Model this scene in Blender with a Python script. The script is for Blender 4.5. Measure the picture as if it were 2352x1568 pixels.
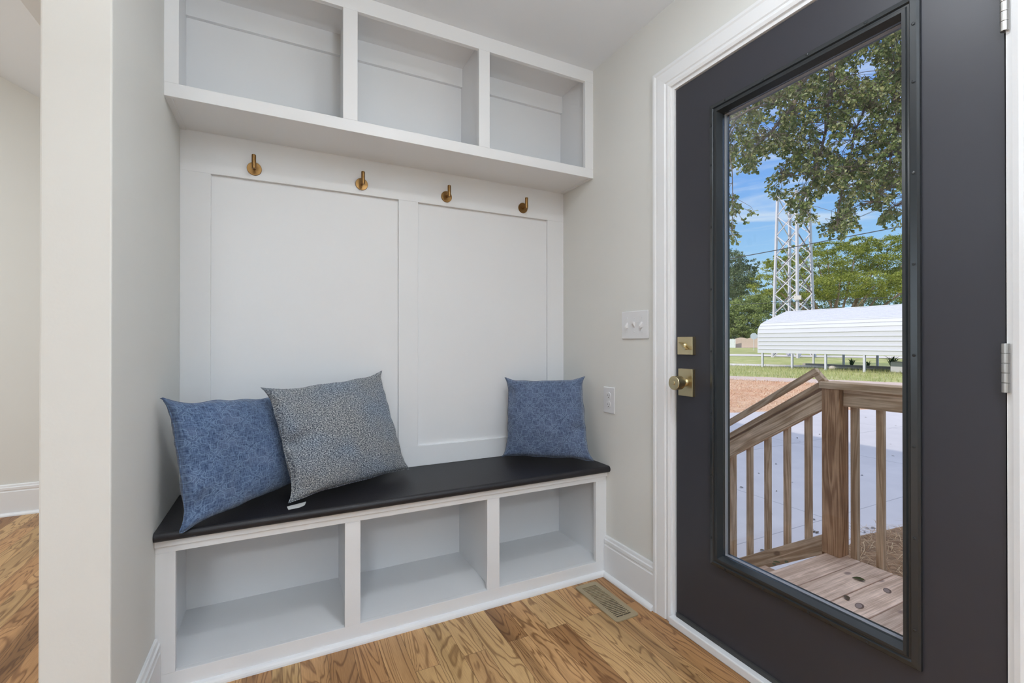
import bpy, bmesh, math, random
from mathutils import Vector, Matrix, noise
random.seed(7)
R_ = math.radians
for o in list(bpy.data.objects): bpy.data.objects.remove(o)
SC = bpy.context.scene
COL = SC.collection

# ------------------------------------------------------------------ camera
CAM = Vector((-1.372, -2.1228, 1.0897)); YAW = R_(26.5024); PIT = R_(0.1856); FPX = 1058.85
cd = bpy.data.cameras.new('camera'); cam = bpy.data.objects.new('camera', cd); COL.objects.link(cam)
cd.sensor_width = 36; cd.lens = 36 * FPX / 2352; cd.clip_start = .02; cd.clip_end = 500
cam.location = CAM; cam.rotation_euler = (math.pi / 2 + PIT, 0, -YAW)
SC.camera = cam
_fw = Vector((math.sin(YAW) * math.cos(PIT), math.cos(YAW) * math.cos(PIT), math.sin(PIT)))
_rt = Vector((math.cos(YAW), -math.sin(YAW), 0)); _up = _rt.cross(_fw)
def P(px, py, d):
    """world point at distance d in front of the camera, read off the survey of the photograph"""
    return CAM + d * (_fw + (px - 1176) / FPX * _rt - (py - 784) / FPX * _up)

# ------------------------------------------------------------------ view, world, sun, big lights
vs = SC.view_settings; vs.view_transform = 'Standard'; vs.look = 'None'; vs.gamma = 1; vs.exposure = 0
vs.use_curve_mapping = False
W = bpy.data.worlds.new('sky'); SC.world = W; W.use_nodes = True
nt = W.node_tree; nt.nodes.clear()
def N(t, ty, **kw):
    n = t.nodes.new(ty)
    for k, v in kw.items():
        if k in n.inputs.keys(): n.inputs[k].default_value = v
        else: setattr(n, k, v)
    return n
out = N(nt, 'ShaderNodeOutputWorld'); bg = N(nt, 'ShaderNodeBackground'); bg.inputs[1].default_value = 1.0
tc = N(nt, 'ShaderNodeTexCoord'); sep = N(nt, 'ShaderNodeSeparateXYZ')
nt.links.new(tc.outputs['Generated'], sep.inputs[0])
ramp = N(nt, 'ShaderNodeValToRGB'); e = ramp.color_ramp.elements
e[0].position = 0.0; e[0].color = (.50, .74, .95, 1)
e[1].position = 1.0; e[1].color = (.35, .55, 1.0, 1)
for p, c in ((.12, (.40, .68, .95, 1)), (.30, (.22, .46, .94, 1)), (.5, (.13, .31, .84, 1))):
    q = e.new(p); q.color = c
nt.links.new(sep.outputs[2], ramp.inputs[0])
mp = N(nt, 'ShaderNodeMapping'); mp.inputs['Scale'].default_value = (1.3, 1.3, 11); mp.inputs['Location'].default_value = (.7, .2, .4)
nt.links.new(tc.outputs['Generated'], mp.inputs[0])
cn = N(nt, 'ShaderNodeTexNoise', Scale=2.6, Detail=7, Roughness=.55, Distortion=.4); nt.links.new(mp.outputs[0], cn.inputs[0])
cr = N(nt, 'ShaderNodeValToRGB'); ce = cr.color_ramp.elements; ce[0].position = .50; ce[0].color = (0, 0, 0, 1); ce[1].position = .78; ce[1].color = (.85, .85, .85, 1)
nt.links.new(cn.outputs[0], cr.inputs[0])
mx = N(nt, 'ShaderNodeMix', data_type='RGBA'); mx.inputs[7].default_value = (.86, .92, 1.0, 1)
nt.links.new(cr.outputs[0], mx.inputs[0]); nt.links.new(ramp.outputs[0], mx.inputs[6])
# sky brightened overhead, out of view, added to fill the outdoor shade
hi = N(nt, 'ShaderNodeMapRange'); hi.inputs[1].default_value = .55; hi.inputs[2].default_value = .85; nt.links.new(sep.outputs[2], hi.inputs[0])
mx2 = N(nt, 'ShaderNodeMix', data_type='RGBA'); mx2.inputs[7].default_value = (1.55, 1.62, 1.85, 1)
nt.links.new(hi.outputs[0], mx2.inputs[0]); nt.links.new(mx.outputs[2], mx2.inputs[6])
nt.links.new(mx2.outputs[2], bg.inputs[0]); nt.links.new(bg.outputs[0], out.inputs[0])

def light(name, kind, loc, energy, rot=None, color=(1, 1, 1), **kw):
    d = bpy.data.lights.new(name, kind); d.energy = energy; d.color = color
    for k, v in kw.items(): setattr(d, k, v)
    o = bpy.data.objects.new(name, d); COL.objects.link(o); o.location = loc
    if rot: o.rotation_euler = rot
    return o
sdir = Vector((1, -.10, -.525)).normalized()
s = light('sun', 'SUN', (-8, 0, 12), 3.0, color=(1, .91, .82), angle=R_(.4)); s.rotation_euler = sdir.to_track_quat('-Z', 'Y').to_euler()
# fill lights added out of view; only the entry lamp follows from visible shadows
LC = (.87, .94, 1.0)
light('rear_fill', 'AREA', (-2.4, -5.9, 1.5), 4, (R_(122), 0, 0), LC, shape='RECTANGLE', size=2.4, size_y=1.6)
light('entry_side_fill', 'AREA', (-.12, -3.9, 1.5), 4, (R_(118), 0, R_(90)), LC, shape='RECTANGLE', size=1.3, size_y=1.3)
light('side_fill', 'AREA', (-5.9, -2.0, 1.5), 22, (R_(120), 0, R_(-90)), LC, shape='RECTANGLE', size=2.4, size_y=1.6)
light('kitchen_fill', 'AREA', (-4.2, .2, 2.9), 56, (0, 0, 0), LC, shape='DISK', size=.6)
light('living_fill', 'AREA', (-2.2, -4.2, 2.38), 50, (0, 0, 0), LC, shape='DISK', size=.5)
light('ceiling_fill', 'AREA', (-1.05, -2.75, 1.74), 60, (R_(180), 0, 0), (.84, .925, 1), shape='DISK', size=.28)
light('entry_lamp', 'AREA', (-.80, -1.42, 2.405), 7.5, (0, 0, 0), (.90, .955, 1), shape='DISK', size=.17)

# ------------------------------------------------------------------ materials
def newmat(name):
    m = bpy.data.materials.new(name); m.use_nodes = True; t = m.node_tree
    return m, t, t.nodes['Principled BSDF']
def setp(b, **kw):
    for k, v in kw.items():
        k = k.replace('_', ' ')
        if k in b.inputs: b.inputs[k].default_value = v
def paint(name, col, rough=.5, spec=.5, var=.0, bump=.0, scale=60):
    m, t, b = newmat(name); setp(b, Base_Color=(*col, 1), Roughness=rough, Specular_IOR_Level=spec)
    tcn = N(t, 'ShaderNodeTexCoord')
    if var:
        n = N(t, 'ShaderNodeTexNoise', Scale=3.0, Detail=4); t.links.new(tcn.outputs['Object'], n.inputs[0])
        r = N(t, 'ShaderNodeValToRGB'); el = r.color_ramp.elements
        el[0].color = (*[c * (1 - var) for c in col], 1); el[1].color = (*[min(1, c * (1 + var)) for c in col], 1)
        el[0].position = .3; el[1].position = .7
        t.links.new(n.outputs[0], r.inputs[0]); t.links.new(r.outputs[0], b.inputs['Base Color'])
    if bump:
        n = N(t, 'ShaderNodeTexNoise', Scale=scale, Detail=3); t.links.new(tcn.outputs['Object'], n.inputs[0])
        bp = N(t, 'ShaderNodeBump', Strength=bump, Distance=.002); t.links.new(n.outputs[0], bp.inputs['Height'])
        t.links.new(bp.outputs[0], b.inputs['Normal'])
    return m
def metal(name, col, rough=.3):
    m, t, b = newmat(name); setp(b, Base_Color=(*col, 1), Roughness=rough, Metallic=1.0)
    tcn = N(t, 'ShaderNodeTexCoord'); n = N(t, 'ShaderNodeTexNoise', Scale=180, Detail=2); t.links.new(tcn.outputs['Object'], n.inputs[0])
    mr = N(t, 'ShaderNodeMapRange'); mr.inputs[3].default_value = rough * .8; mr.inputs[4].default_value = rough * 1.3
    t.links.new(n.outputs[0], mr.inputs[0]); t.links.new(mr.outputs[0], b.inputs['Roughness'])
    return m
M_white = paint('white_trim_paint', (.855, .86, .87), .38, .4, bump=.05, scale=40)
M_ceil = paint('ceiling_paint', (.84, .875, .915), .8, .2, bump=.08, scale=90)
M_wall = paint('greige_wall_paint', (.765, .758, .722), .75, .25, var=.008, bump=.1, scale=120)
M_seat = paint('black_bench_paint', (.010, .009, .012), .5, .5, bump=.35, scale=260)
M_door = paint('charcoal_door_paint', (.034, .034, .043), .42, .5, bump=.05, scale=500)
M_frame = paint('black_lite_frame', (.020, .024, .027), .25, .6)
M_brass = metal('aged_brass', (.27, .15, .055), .34)
M_gold = metal('satin_brass', (.62, .53, .33), .32)
M_nickel = metal('satin_nickel', (.55, .54, .52), .35)
M_reg = paint('tan_enamel', (.36, .285, .175), .45, .5)
M_dark = paint('duct_shade_paint', (.03, .022, .015), .8)
M_plastic = paint('white_plastic', (.78, .78, .79), .3, .5)
M_tag = paint('white_label_cloth', (.75, .74, .72), .8)
M_slot = paint('socket_slot', (.12, .12, .12), .6)

def floor_mat():
    m, t, b = newmat('oak_floorboards'); L = t.links.new
    tc = N(t, 'ShaderNodeTexCoord'); g = tc.outputs['Object']
    mp = N(t, 'ShaderNodeMapping'); mp.inputs['Rotation'].default_value = (0, 0, R_(90)); mp.inputs['Location'].default_value = (0.32, .04, 0); L(g, mp.inputs[0])
    br = N(t, 'ShaderNodeTexBrick', Scale=1.0); br.offset = .37; br.offset_frequency = 2; br.squash = 1
    br.inputs['Brick Width'].default_value = .93; br.inputs['Row Height'].default_value = .085
    br.inputs['Mortar Size'].default_value = .0006; br.inputs['Mortar Smooth'].default_value = .3; br.inputs['Bias'].default_value = 0
    br.inputs['Color1'].default_value = (0, 0, 0, 1); br.inputs['Color2'].default_value = (1, 1, 1, 1); br.inputs['Mortar'].default_value = (.5, .5, .5, 1)
    L(mp.outputs[0], br.inputs[0])
    sp = N(t, 'ShaderNodeSeparateColor'); L(br.outputs[0], sp.inputs[0]); rnd = sp.outputs[0]
    # per board offset
    k = N(t, 'ShaderNodeMath', operation='MULTIPLY'); k.inputs[1].default_value = 37.0; L(rnd, k.inputs[0])
    cb = N(t, 'ShaderNodeCombineXYZ'); L(k.outputs[0], cb.inputs[0]); L(k.outputs[0], cb.inputs[2])
    mp2 = N(t, 'ShaderNodeMapping'); mp2.inputs['Scale'].default_value = (9.0, 1.25, 1); L(g, mp2.inputs[0])
    ad = N(t, 'ShaderNodeVectorMath', operation='ADD'); L(mp2.outputs[0], ad.inputs[0]); L(cb.outputs[0], ad.inputs[1])
    n1 = N(t, 'ShaderNodeTexNoise', Scale=.95, Detail=3.5, Roughness=.42, Distortion=.9); L(ad.outputs[0], n1.inputs[0])
    r1 = N(t, 'ShaderNodeMath', operation='MULTIPLY'); r1.inputs[1].default_value = 92; L(n1.outputs[0], r1.inputs[0])
    s1 = N(t, 'ShaderNodeMath', operation='SINE'); L(r1.outputs[0], s1.inputs[0])
    ring = N(t, 'ShaderNodeMapRange'); ring.inputs[1].default_value = -.1; ring.inputs[2].default_value = 1; L(s1.outputs[0], ring.inputs[0])
    pw = N(t, 'ShaderNodeMath', operation='POWER'); pw.inputs[1].default_value = 2.6; L(ring.outputs[0], pw.inputs[0])
    # fine pores
    mp3 = N(t, 'ShaderNodeMapping'); mp3.inputs['Scale'].default_value = (420, 14, 1); L(g, mp3.inputs[0])
    n2 = N(t, 'ShaderNodeTexNoise', Scale=1, Detail=3); L(mp3.outputs[0], n2.inputs[0])
    # broad tone
    mp4 = N(t, 'ShaderNodeMapping'); mp4.inputs['Scale'].default_value = (3.2, .5, 1); L(ad.outputs[0], mp4.inputs[0])
    n3 = N(t, 'ShaderNodeTexNoise', Scale=.35, Detail=3); L(mp4.outputs[0], n3.inputs[0])
    base = N(t, 'ShaderNodeValToRGB'); el = base.color_ramp.elements
    el[0].position = 0; el[0].color = (.34, .175, .07, 1); el[1].position = 1; el[1].color = (.66, .42, .205, 1)
    q = el.new(.28); q.color = (.54, .30, .135, 1); q = el.new(.6); q.color = (.62, .375, .175, 1); q = el.new(.8); q.color = (.56, .36, .165, 1)
    L(rnd, base.inputs[0])
    dk = N(t, 'ShaderNodeMix', data_type='RGBA', blend_type='MULTIPLY'); dk.inputs[7].default_value = (.34, .25, .18, 1)
    f = N(t, 'ShaderNodeMath', operation='MULTIPLY'); f.inputs[1].default_value = .72; L(pw.outputs[0], f.inputs[0])
    L(f.outputs[0], dk.inputs[0]); L(base.outputs[0], dk.inputs[6])
    d2 = N(t, 'ShaderNodeMix', data_type='RGBA', blend_type='MULTIPLY'); 
    r2 = N(t, 'ShaderNodeValToRGB'); r2.color_ramp.elements[0].position = .35; r2.color_ramp.elements[0].color = (.72, .66, .6, 1); r2.color_ramp.elements[1].position = .62; r2.color_ramp.elements[1].color = (1.0, 1, 1, 1)
    L(n2.outputs[0], r2.inputs[0]); d2.inputs[0].default_value = .6; L(dk.outputs[2], d2.inputs[6]); L(r2.outputs[0], d2.inputs[7])
    d3 = N(t, 'ShaderNodeMix', data_type='RGBA', blend_type='MULTIPLY'); r3 = N(t, 'ShaderNodeValToRGB')
    r3.color_ramp.elements[0].position = .3; r3.color_ramp.elements[0].color = (.50, .45, .39, 1); r3.color_ramp.elements[1].position = .52; r3.color_ramp.elements[1].color = (1.12, 1.1, 1.08, 1)
    L(n3.outputs[0], r3.inputs[0]); d3.inputs[0].default_value = .8; L(d2.outputs[2], d3.inputs[6]); L(r3.outputs[0], d3.inputs[7])
    gm = N(t, 'ShaderNodeMix', data_type='RGBA'); gm.inputs[7].default_value = (.07, .035, .015, 1)
    L(br.outputs['Fac'], gm.inputs[0]); L(d3.outputs[2], gm.inputs[6]); L(gm.outputs[2], b.inputs['Base Color'])
    setp(b, Roughness=.42, Specular_IOR_Level=.35)
    bp = N(t, 'ShaderNodeBump', Strength=.12, Distance=.001); bp.invert = True; L(pw.outputs[0], bp.inputs['Height']); L(bp.outputs[0], b.inputs['Normal'])
    return m
M_floor = floor_mat()

def lumber(name, axis, light_=(.42, .27, .165), dark=(.20, .115, .06), k=24, knots=True, rot=0):
    """treated pine; grain runs along the axis"""
    m, t, b = newmat(name); L = t.links.new
    tc0 = N(t, 'ShaderNodeTexCoord'); oi = N(t, 'ShaderNodeObjectInfo'); tcm = N(t, 'ShaderNodeMapping'); tcm.inputs['Rotation'].default_value = (rot, 0, 0); L(tc0.outputs['Object'], tcm.inputs[0])
    class _T: outputs = {'Object': tcm.outputs[0]}
    tc = _T
    sc = [26, 26, 26]; sc[axis] = 1.6
    mp = N(t, 'ShaderNodeMapping'); mp.inputs['Scale'].default_value = sc; L(tc.outputs['Object'], mp.inputs[0])
    k2 = N(t, 'ShaderNodeMath', operation='MULTIPLY'); k2.inputs[1].default_value = 53; L(oi.outputs['Random'], k2.inputs[0])
    cb = N(t, 'ShaderNodeCombineXYZ'); [L(k2.outputs[0], cb.inputs[i]) for i in range(3)]
    ad = N(t, 'ShaderNodeVectorMath', operation='ADD'); L(mp.outputs[0], ad.inputs[0]); L(cb.outputs[0], ad.inputs[1])
    n = N(t, 'ShaderNodeTexNoise', Scale=.8, Detail=2, Distortion=.6); L(ad.outputs[0], n.inputs[0])
    mu = N(t, 'ShaderNodeMath', operation='MULTIPLY'); mu.inputs[1].default_value = k; L(n.outputs[0], mu.inputs[0])
    si = N(t, 'ShaderNodeMath', operation='SINE'); L(mu.outputs[0], si.inputs[0])
    mr = N(t, 'ShaderNodeMapRange'); mr.inputs[1].default_value = -1; mr.inputs[2].default_value = 1; L(si.outputs[0], mr.inputs[0])
    r = N(t, 'ShaderNodeValToRGB'); el = r.color_ramp.elements
    mid = tuple((a * .75 + c * .25) for a, c in zip(light_, dark))
    el[0].color = (*light_, 1); el[0].position = .2; el[1].color = (*[a * .30 + c * .70 for a, c in zip(light_, dark)], 1); el[1].position = .95
    L(mr.outputs[0], r.inputs[0])
    n2 = N(t, 'ShaderNodeTexNoise', Scale=5, Detail=5, Roughness=.6); L(tc.outputs['Object'], n2.inputs[0])
    r2 = N(t, 'ShaderNodeValToRGB'); r2.color_ramp.elements[0].position = .3; r2.color_ramp.elements[0].color = (.74, .70, .68, 1)
    r2.color_ramp.elements[1].position = .7; r2.color_ramp.elements[1].color = (1.08, 1.06, 1.06, 1); L(n2.outputs[0], r2.inputs[0])
    d = N(t, 'ShaderNodeMix', data_type='RGBA', blend_type='MULTIPLY'); d.inputs[0].default_value = 1; L(r.outputs[0], d.inputs[6]); L(r2.outputs[0], d.inputs[7])
    scf = [260, 260, 260]; scf[axis] = 5
    mf = N(t, 'ShaderNodeMapping'); mf.inputs['Scale'].default_value = scf; L(tc.outputs['Object'], mf.inputs[0])
    nf = N(t, 'ShaderNodeTexNoise', Scale=1, Detail=3); L(mf.outputs[0], nf.inputs[0])
    rf = N(t, 'ShaderNodeValToRGB'); rf.color_ramp.elements[0].position = .35; rf.color_ramp.elements[0].color = (.72, .68, .64, 1); rf.color_ramp.elements[1].position = .65; rf.color_ramp.elements[1].color = (1.1, 1.1, 1.1, 1)
    L(nf.outputs[0], rf.inputs[0]); df = N(t, 'ShaderNodeMix', data_type='RGBA', blend_type='MULTIPLY'); df.inputs[0].default_value = .8; L(d.outputs[2], df.inputs[6]); L(rf.outputs[0], df.inputs[7])
    last = df.outputs[2]
    if knots:
        sck = [9, 9, 9]; sck[axis] = 5
        mk = N(t, 'ShaderNodeMapping'); mk.inputs['Scale'].default_value = sck; L(tc.outputs['Object'], mk.inputs[0])
        a2 = N(t, 'ShaderNodeVectorMath', operation='ADD'); L(mk.outputs[0], a2.inputs[0]); L(cb.outputs[0], a2.inputs[1])
        v = N(t, 'ShaderNodeTexVoronoi', Scale=.75); L(a2.outputs[0], v.inputs[0])
        vr = N(t, 'ShaderNodeMapRange'); vr.inputs[1].default_value = .11; vr.inputs[2].default_value = .06; L(v.outputs['Distance'], vr.inputs[0])
        kk = N(t, 'ShaderNodeMix', data_type='RGBA'); kk.inputs[7].default_value = (dark[0] * .45, dark[1] * .42, dark[2] * .5, 1)
        kf = N(t, 'ShaderNodeMath', operation='MULTIPLY'); kf.inputs[1].default_value = .8; L(vr.outputs[0], kf.inputs[0])
        L(kf.outputs[0], kk.inputs[0]); L(last, kk.inputs[6]); last = kk.outputs[2]
    hv = N(t, 'ShaderNodeHueSaturation'); vv = N(t, 'ShaderNodeMapRange'); vv.inputs[3].default_value = .85; vv.inputs[4].default_value = 1.12
    L(oi.outputs['Random'], vv.inputs[0]); L(vv.outputs[0], hv.inputs['Value']); L(last, hv.inputs['Color']); L(hv.outputs[0], b.inputs['Base Color'])
    setp(b, Roughness=.8, Specular_IOR_Level=.2)
    return m
LT = (.86, .66, .46); DK = (.46, .29, .16)
M_lumX = lumber('pine_deck_boards', 0, (.97, .75, .60), (.66, .47, .35), 22)
M_lumY = lumber('pine_rail_lumber', 1, LT, DK, 26)
M_lumS = lumber('pine_sloped_lumber', 1, LT, DK, 26, True, math.atan(.668))
M_lumZ = lumber('pine_baluster_lumber', 2, (.80, .60, .41), (.44, .27, .145), 30, knots=False)
M_post = lumber('pine_post_lumber', 2, (.66, .42, .25), (.30, .15, .075), 40, knots=False)

def glass_mat():
    m, t, b = newmat('clear_glass'); t.nodes.remove(b); L = t.links.new
    o = t.nodes['Material Output']; tr = N(t, 'ShaderNodeBsdfTransparent'); tr.inputs[0].default_value = (.965, .98, .975, 1)
    gl = N(t, 'ShaderNodeBsdfGlossy', Roughness=.01); fr = N(t, 'ShaderNodeFresnel', IOR=1.45)
    ml = N(t, 'ShaderNodeMath', operation='MULTIPLY'); ml.inputs[1].default_value = .35; L(fr.outputs[0], ml.inputs[0])
    mx = N(t, 'ShaderNodeMixShader'); L(ml.outputs[0], mx.inputs[0]); L(tr.outputs[0], mx.inputs[1]); L(gl.outputs[0], mx.inputs[2]); L(mx.outputs[0], o.inputs[0])
    return m
M_glass = glass_mat()

def fabric_blue(name, warm=0.0):
    m, t, b = newmat(name); L = t.links.new
    tc = N(t, 'ShaderNodeTexCoord'); uv = tc.outputs['UV']
    # weave: two stretched noises
    def st(sx, sy):
        a = N(t, 'ShaderNodeMapping'); a.inputs['Scale'].default_value = (sx, sy, 1); L(uv, a.inputs[0])
        n = N(t, 'ShaderNodeTexNoise', Scale=1, Detail=3, Roughness=.6); L(a.outputs[0], n.inputs[0]); return n.outputs[0]
    w1, w2 = st(20, 150), st(150, 20)
    ad = N(t, 'ShaderNodeMath', operation='ADD'); L(w1, ad.inputs[0]); L(w2, ad.inputs[1])
    nb = N(t, 'ShaderNodeTexNoise', Scale=4, Detail=4, Roughness=.6); L(uv, nb.inputs[0])
    wr = N(t, 'ShaderNodeMapRange'); wr.inputs[1].default_value = .72; wr.inputs[2].default_value = 1.28; L(ad.outputs[0], wr.inputs[0])
    r = N(t, 'ShaderNodeValToRGB'); el = r.color_ramp.elements
    el[0].color = (.022 + .014 * warm, .045 + .004 * warm, .105 - .012 * warm, 1); el[0].position = .05
    el[1].color = (.155 + .02 * warm, .225 - .01 * warm, .36 - .045 * warm, 1); el[1].position = .95
    L(wr.outputs[0], r.inputs[0])
    # quatrefoil lattice: rotated square cells
    mp = N(t, 'ShaderNodeMapping'); mp.inputs['Rotation'].default_value = (0, 0, R_(45)); mp.inputs['Scale'].default_value = (5.3, 5.3, 1)
    mp.inputs['Location'].default_value = (.12, .3, 0)
    dn = N(t, 'ShaderNodeTexNoise', Scale=3); L(uv, dn.inputs[0])
    dv = N(t, 'ShaderNodeVectorMath', operation='MULTIPLY_ADD'); dv.inputs[1].default_value = (.012, .012, 0); L(dn.outputs['Color'], dv.inputs[0]); L(uv, dv.inputs[2])
    L(dv.outputs[0], mp.inputs[0])
    fr = N(t, 'ShaderNodeVectorMath', operation='FRACTION'); L(mp.outputs[0], fr.inputs[0])
    sb = N(t, 'ShaderNodeVectorMath', operation='SUBTRACT'); sb.inputs[1].default_value = (.5, .5, 0); L(fr.outputs[0], sb.inputs[0])
    ab = N(t, 'ShaderNodeVectorMath', operation='ABSOLUTE'); L(sb.outputs[0], ab.inputs[0])
    sp = N(t, 'ShaderNodeSeparateXYZ'); L(ab.outputs[0], sp.inputs[0])
    def mth(op, a, b_=None, c=None):
        n = N(t, 'ShaderNodeMath', operation=op)
        for i, v in enumerate((a, b_, c)):
            if v is None: continue
            if isinstance(v, (int, float)): n.inputs[i].default_value = v
            else: L(v, n.inputs[i])
        return n.outputs[0]
    x, y = sp.outputs[0], sp.outputs[1]
    # lobes towards the cell corners, flat notch between
    def circ(cx, cy, rad):
        dx, dy = mth('SUBTRACT', x, cx), mth('SUBTRACT', y, cy)
        return mth('SUBTRACT', mth('SQRT', mth('ADD', mth('MULTIPLY', dx, dx), mth('MULTIPLY', dy, dy))), rad)
    lobe = circ(.235, .235, .150)
    box = mth('SUBTRACT', mth('MAXIMUM', x, y), .262)
    d = mth('MINIMUM', lobe, box)
    sq = mth('MULTIPLY', mth('SUBTRACT', mth('MINIMUM', mth('SUBTRACT', .5, x), mth('SUBTRACT', .5, y)), .06), 1)   # straight bars between cells
    barmask = mth('GREATER_THAN', mth('ADD', x, y), .66)
    l1 = mth('SUBTRACT', 1, mth('SMOOTH_MIN', 1, mth('DIVIDE', mth('ABSOLUTE', d), .026), .05))
    l2 = mth('MULTIPLY', mth('SUBTRACT', 1, mth('MINIMUM', 1, mth('DIVIDE', mth('ABSOLUTE', sq), .028))), barmask)
    ln = mth('MAXIMUM', mth('MAXIMUM', l1, l2), 0)
    fd = N(t, 'ShaderNodeMapRange'); fd.inputs[1].default_value = .25; fd.inputs[2].default_value = .6; L(nb.outputs[0], fd.inputs[0])
    ln = mth('MULTIPLY', ln, mth('MULTIPLY_ADD', fd.outputs[0], .60, .22))
    cm = N(t, 'ShaderNodeMix', data_type='RGBA'); cm.inputs[7].default_value = (.21 + .02 * warm, .30, .43 - .03 * warm, 1)
    L(ln, cm.inputs[0]); L(r.outputs[0], cm.inputs[6])
    fade = N(t, 'ShaderNodeMix', data_type='RGBA'); fade.inputs[7].default_value = (.17, .215, .33, 1)
    f2 = N(t, 'ShaderNodeMapRange'); f2.inputs[1].default_value = .5; f2.inputs[2].default_value = .8; f2.inputs[4].default_value = .6; L(nb.outputs[0], f2.inputs[0])
    L(f2.outputs[0], fade.inputs[0]); L(cm.outputs[2], fade.inputs[6]); L(fade.outputs[2], b.inputs['Base Color'])
    bp = N(t, 'ShaderNodeBump', Strength=.5, Distance=.002); L(ad.outputs[0], bp.inputs['Height']); L(bp.outputs[0], b.inputs['Normal'])
    setp(b, Roughness=.9, Specular_IOR_Level=.15, Sheen_Weight=.25)
    return m
def fabric_tweed():
    m, t, b = newmat('grey_boucle_fabric'); L = t.links.new
    tc = N(t, 'ShaderNodeTexCoord'); uv = tc.outputs['UV']
    a = N(t, 'ShaderNodeMapping'); a.inputs['Scale'].default_value = (105, 150, 1); L(uv, a.inputs[0])
    n = N(t, 'ShaderNodeTexNoise', Scale=1, Detail=3, Roughness=.7, Distortion=.3); L(a.outputs[0], n.inputs[0])
    a2 = N(t, 'ShaderNodeMapping'); a2.inputs['Scale'].default_value = (30, 75, 1); L(uv, a2.inputs[0])
    v = N(t, 'ShaderNodeTexVoronoi', Scale=1); L(a2.outputs[0], v.inputs[0])
    r = N(t, 'ShaderNodeValToRGB'); el = r.color_ramp.elements
    el[0].color = (.03, .04, .06, 1); el[0].position = .40; el[1].color = (.66, .67, .69, 1); el[1].position = .62
    q = el.new(.52); q.color = (.25, .275, .31, 1); L(n.outputs[0], r.inputs[0])
    mr = N(t, 'ShaderNodeMapRange'); mr.inputs[1].default_value = .05; mr.inputs[2].default_value = .3; mr.inputs[3].default_value = .55; mr.inputs[4].default_value = 0; L(v.outputs[0], mr.inputs[0])
    mx = N(t, 'ShaderNodeMix', data_type='RGBA'); mx.inputs[7].default_value = (.025, .035, .06, 1); L(mr.outputs[0], mx.inputs[0]); L(r.outputs[0], mx.inputs[6])
    nb = N(t, 'ShaderNodeTexNoise', Scale=2.5, Detail=2); L(uv, nb.inputs[0])
    tint = N(t, 'ShaderNodeMix', data_type='RGBA', blend_type='MULTIPLY'); tr = N(t, 'ShaderNodeValToRGB'); tr.color_ramp.elements[0].position = .4; tr.color_ramp.elements[0].color = (1, .98, .93, 1)
    tr.color_ramp.elements[1].position = .65; tr.color_ramp.elements[1].color = (.82, .91, 1, 1); L(nb.outputs[0], tr.inputs[0]); tint.inputs[0].default_value = 1
    L(mx.outputs[2], tint.inputs[6]); L(tr.outputs[0], tint.inputs[7]); L(tint.outputs[2], b.inputs['Base Color'])
    bp = N(t, 'ShaderNodeBump', Strength=.8, Distance=.003); L(n.outputs[0], bp.inputs['Height']); L(bp.outputs[0], b.inputs['Normal'])
    setp(b, Roughness=.95, Specular_IOR_Level=.1, Sheen_Weight=.2)
    return m
M_blueA = fabric_blue('faded_blue_fabric', 0); M_blueB = fabric_blue('slate_blue_fabric', .6); M_tweed = fabric_tweed()

def island_mat(name, cols, trans=.35, rough=.6):
    """leaves, straws: every loose piece has its own tone"""
    m, t, b = newmat(name); L = t.links.new
    gi = N(t, 'ShaderNodeNewGeometry'); r = N(t, 'ShaderNodeValToRGB'); el = r.color_ramp.elements
    el[0].color = (*cols[0], 1); el[1].color = (*cols[-1], 1)
    for i, c in enumerate(cols[1:-1]): q = el.new((i + 1) / (len(cols) - 1)); q.color = (*c, 1)
    L(gi.outputs['Random Per Island'], r.inputs[0]); L(r.outputs[0], b.inputs['Base Color']); setp(b, Roughness=rough, Specular_IOR_Level=.25)
    if trans:
        o = t.nodes['Material Output']; tl = N(t, 'ShaderNodeBsdfTranslucent'); L(r.outputs[0], tl.inputs[0])
        mx = N(t, 'ShaderNodeMixShader'); mx.inputs[0].default_value = trans; L(b.outputs[0], mx.inputs[1]); L(tl.outputs[0], mx.inputs[2]); L(mx.outputs[0], o.inputs[0])
    return m
M_oakleaf = island_mat('oak_leaves', [(.10, .14, .04), (.22, .26, .08), (.13, .18, .06), (.44, .47, .20), (.17, .21, .06), (.34, .31, .12), (.52, .54, .32)], .3, .35)
M_leafA = island_mat('tree_leaves_bright', [(.09, .13, .02), (.31, .34, .06), (.22, .27, .035), (.46, .46, .11), (.16, .20, .03)], .25)
M_leafB = island_mat('tree_leaves_dull', [(.08, .12, .05), (.22, .27, .13), (.14, .18, .08), (.32, .36, .20)], .25)
M_leafC = island_mat('bush_leaves', [(.11, .16, .04), (.36, .42, .14), (.22, .28, .07), (.44, .48, .19)], .25)
M_iris = island_mat('strap_leaves', [(.03, .09, .03), (.07, .16, .05)], .3)
M_grassb = island_mat('grass_blades', [(.26, .32, .09), (.50, .50, .22), (.66, .60, .34), (.38, .42, .14)], .4)
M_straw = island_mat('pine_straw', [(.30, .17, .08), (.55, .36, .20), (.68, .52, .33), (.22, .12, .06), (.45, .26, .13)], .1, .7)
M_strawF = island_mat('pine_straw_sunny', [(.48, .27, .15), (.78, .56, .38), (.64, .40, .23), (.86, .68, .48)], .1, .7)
M_deadleaf = island_mat('dry_leaf', [(.09, .065, .045), (.13, .09, .05)], 0, .6)
M_greenleaf = island_mat('green_leaf', [(.055, .075, .022), (.08, .09, .03)], .2, .5)

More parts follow.
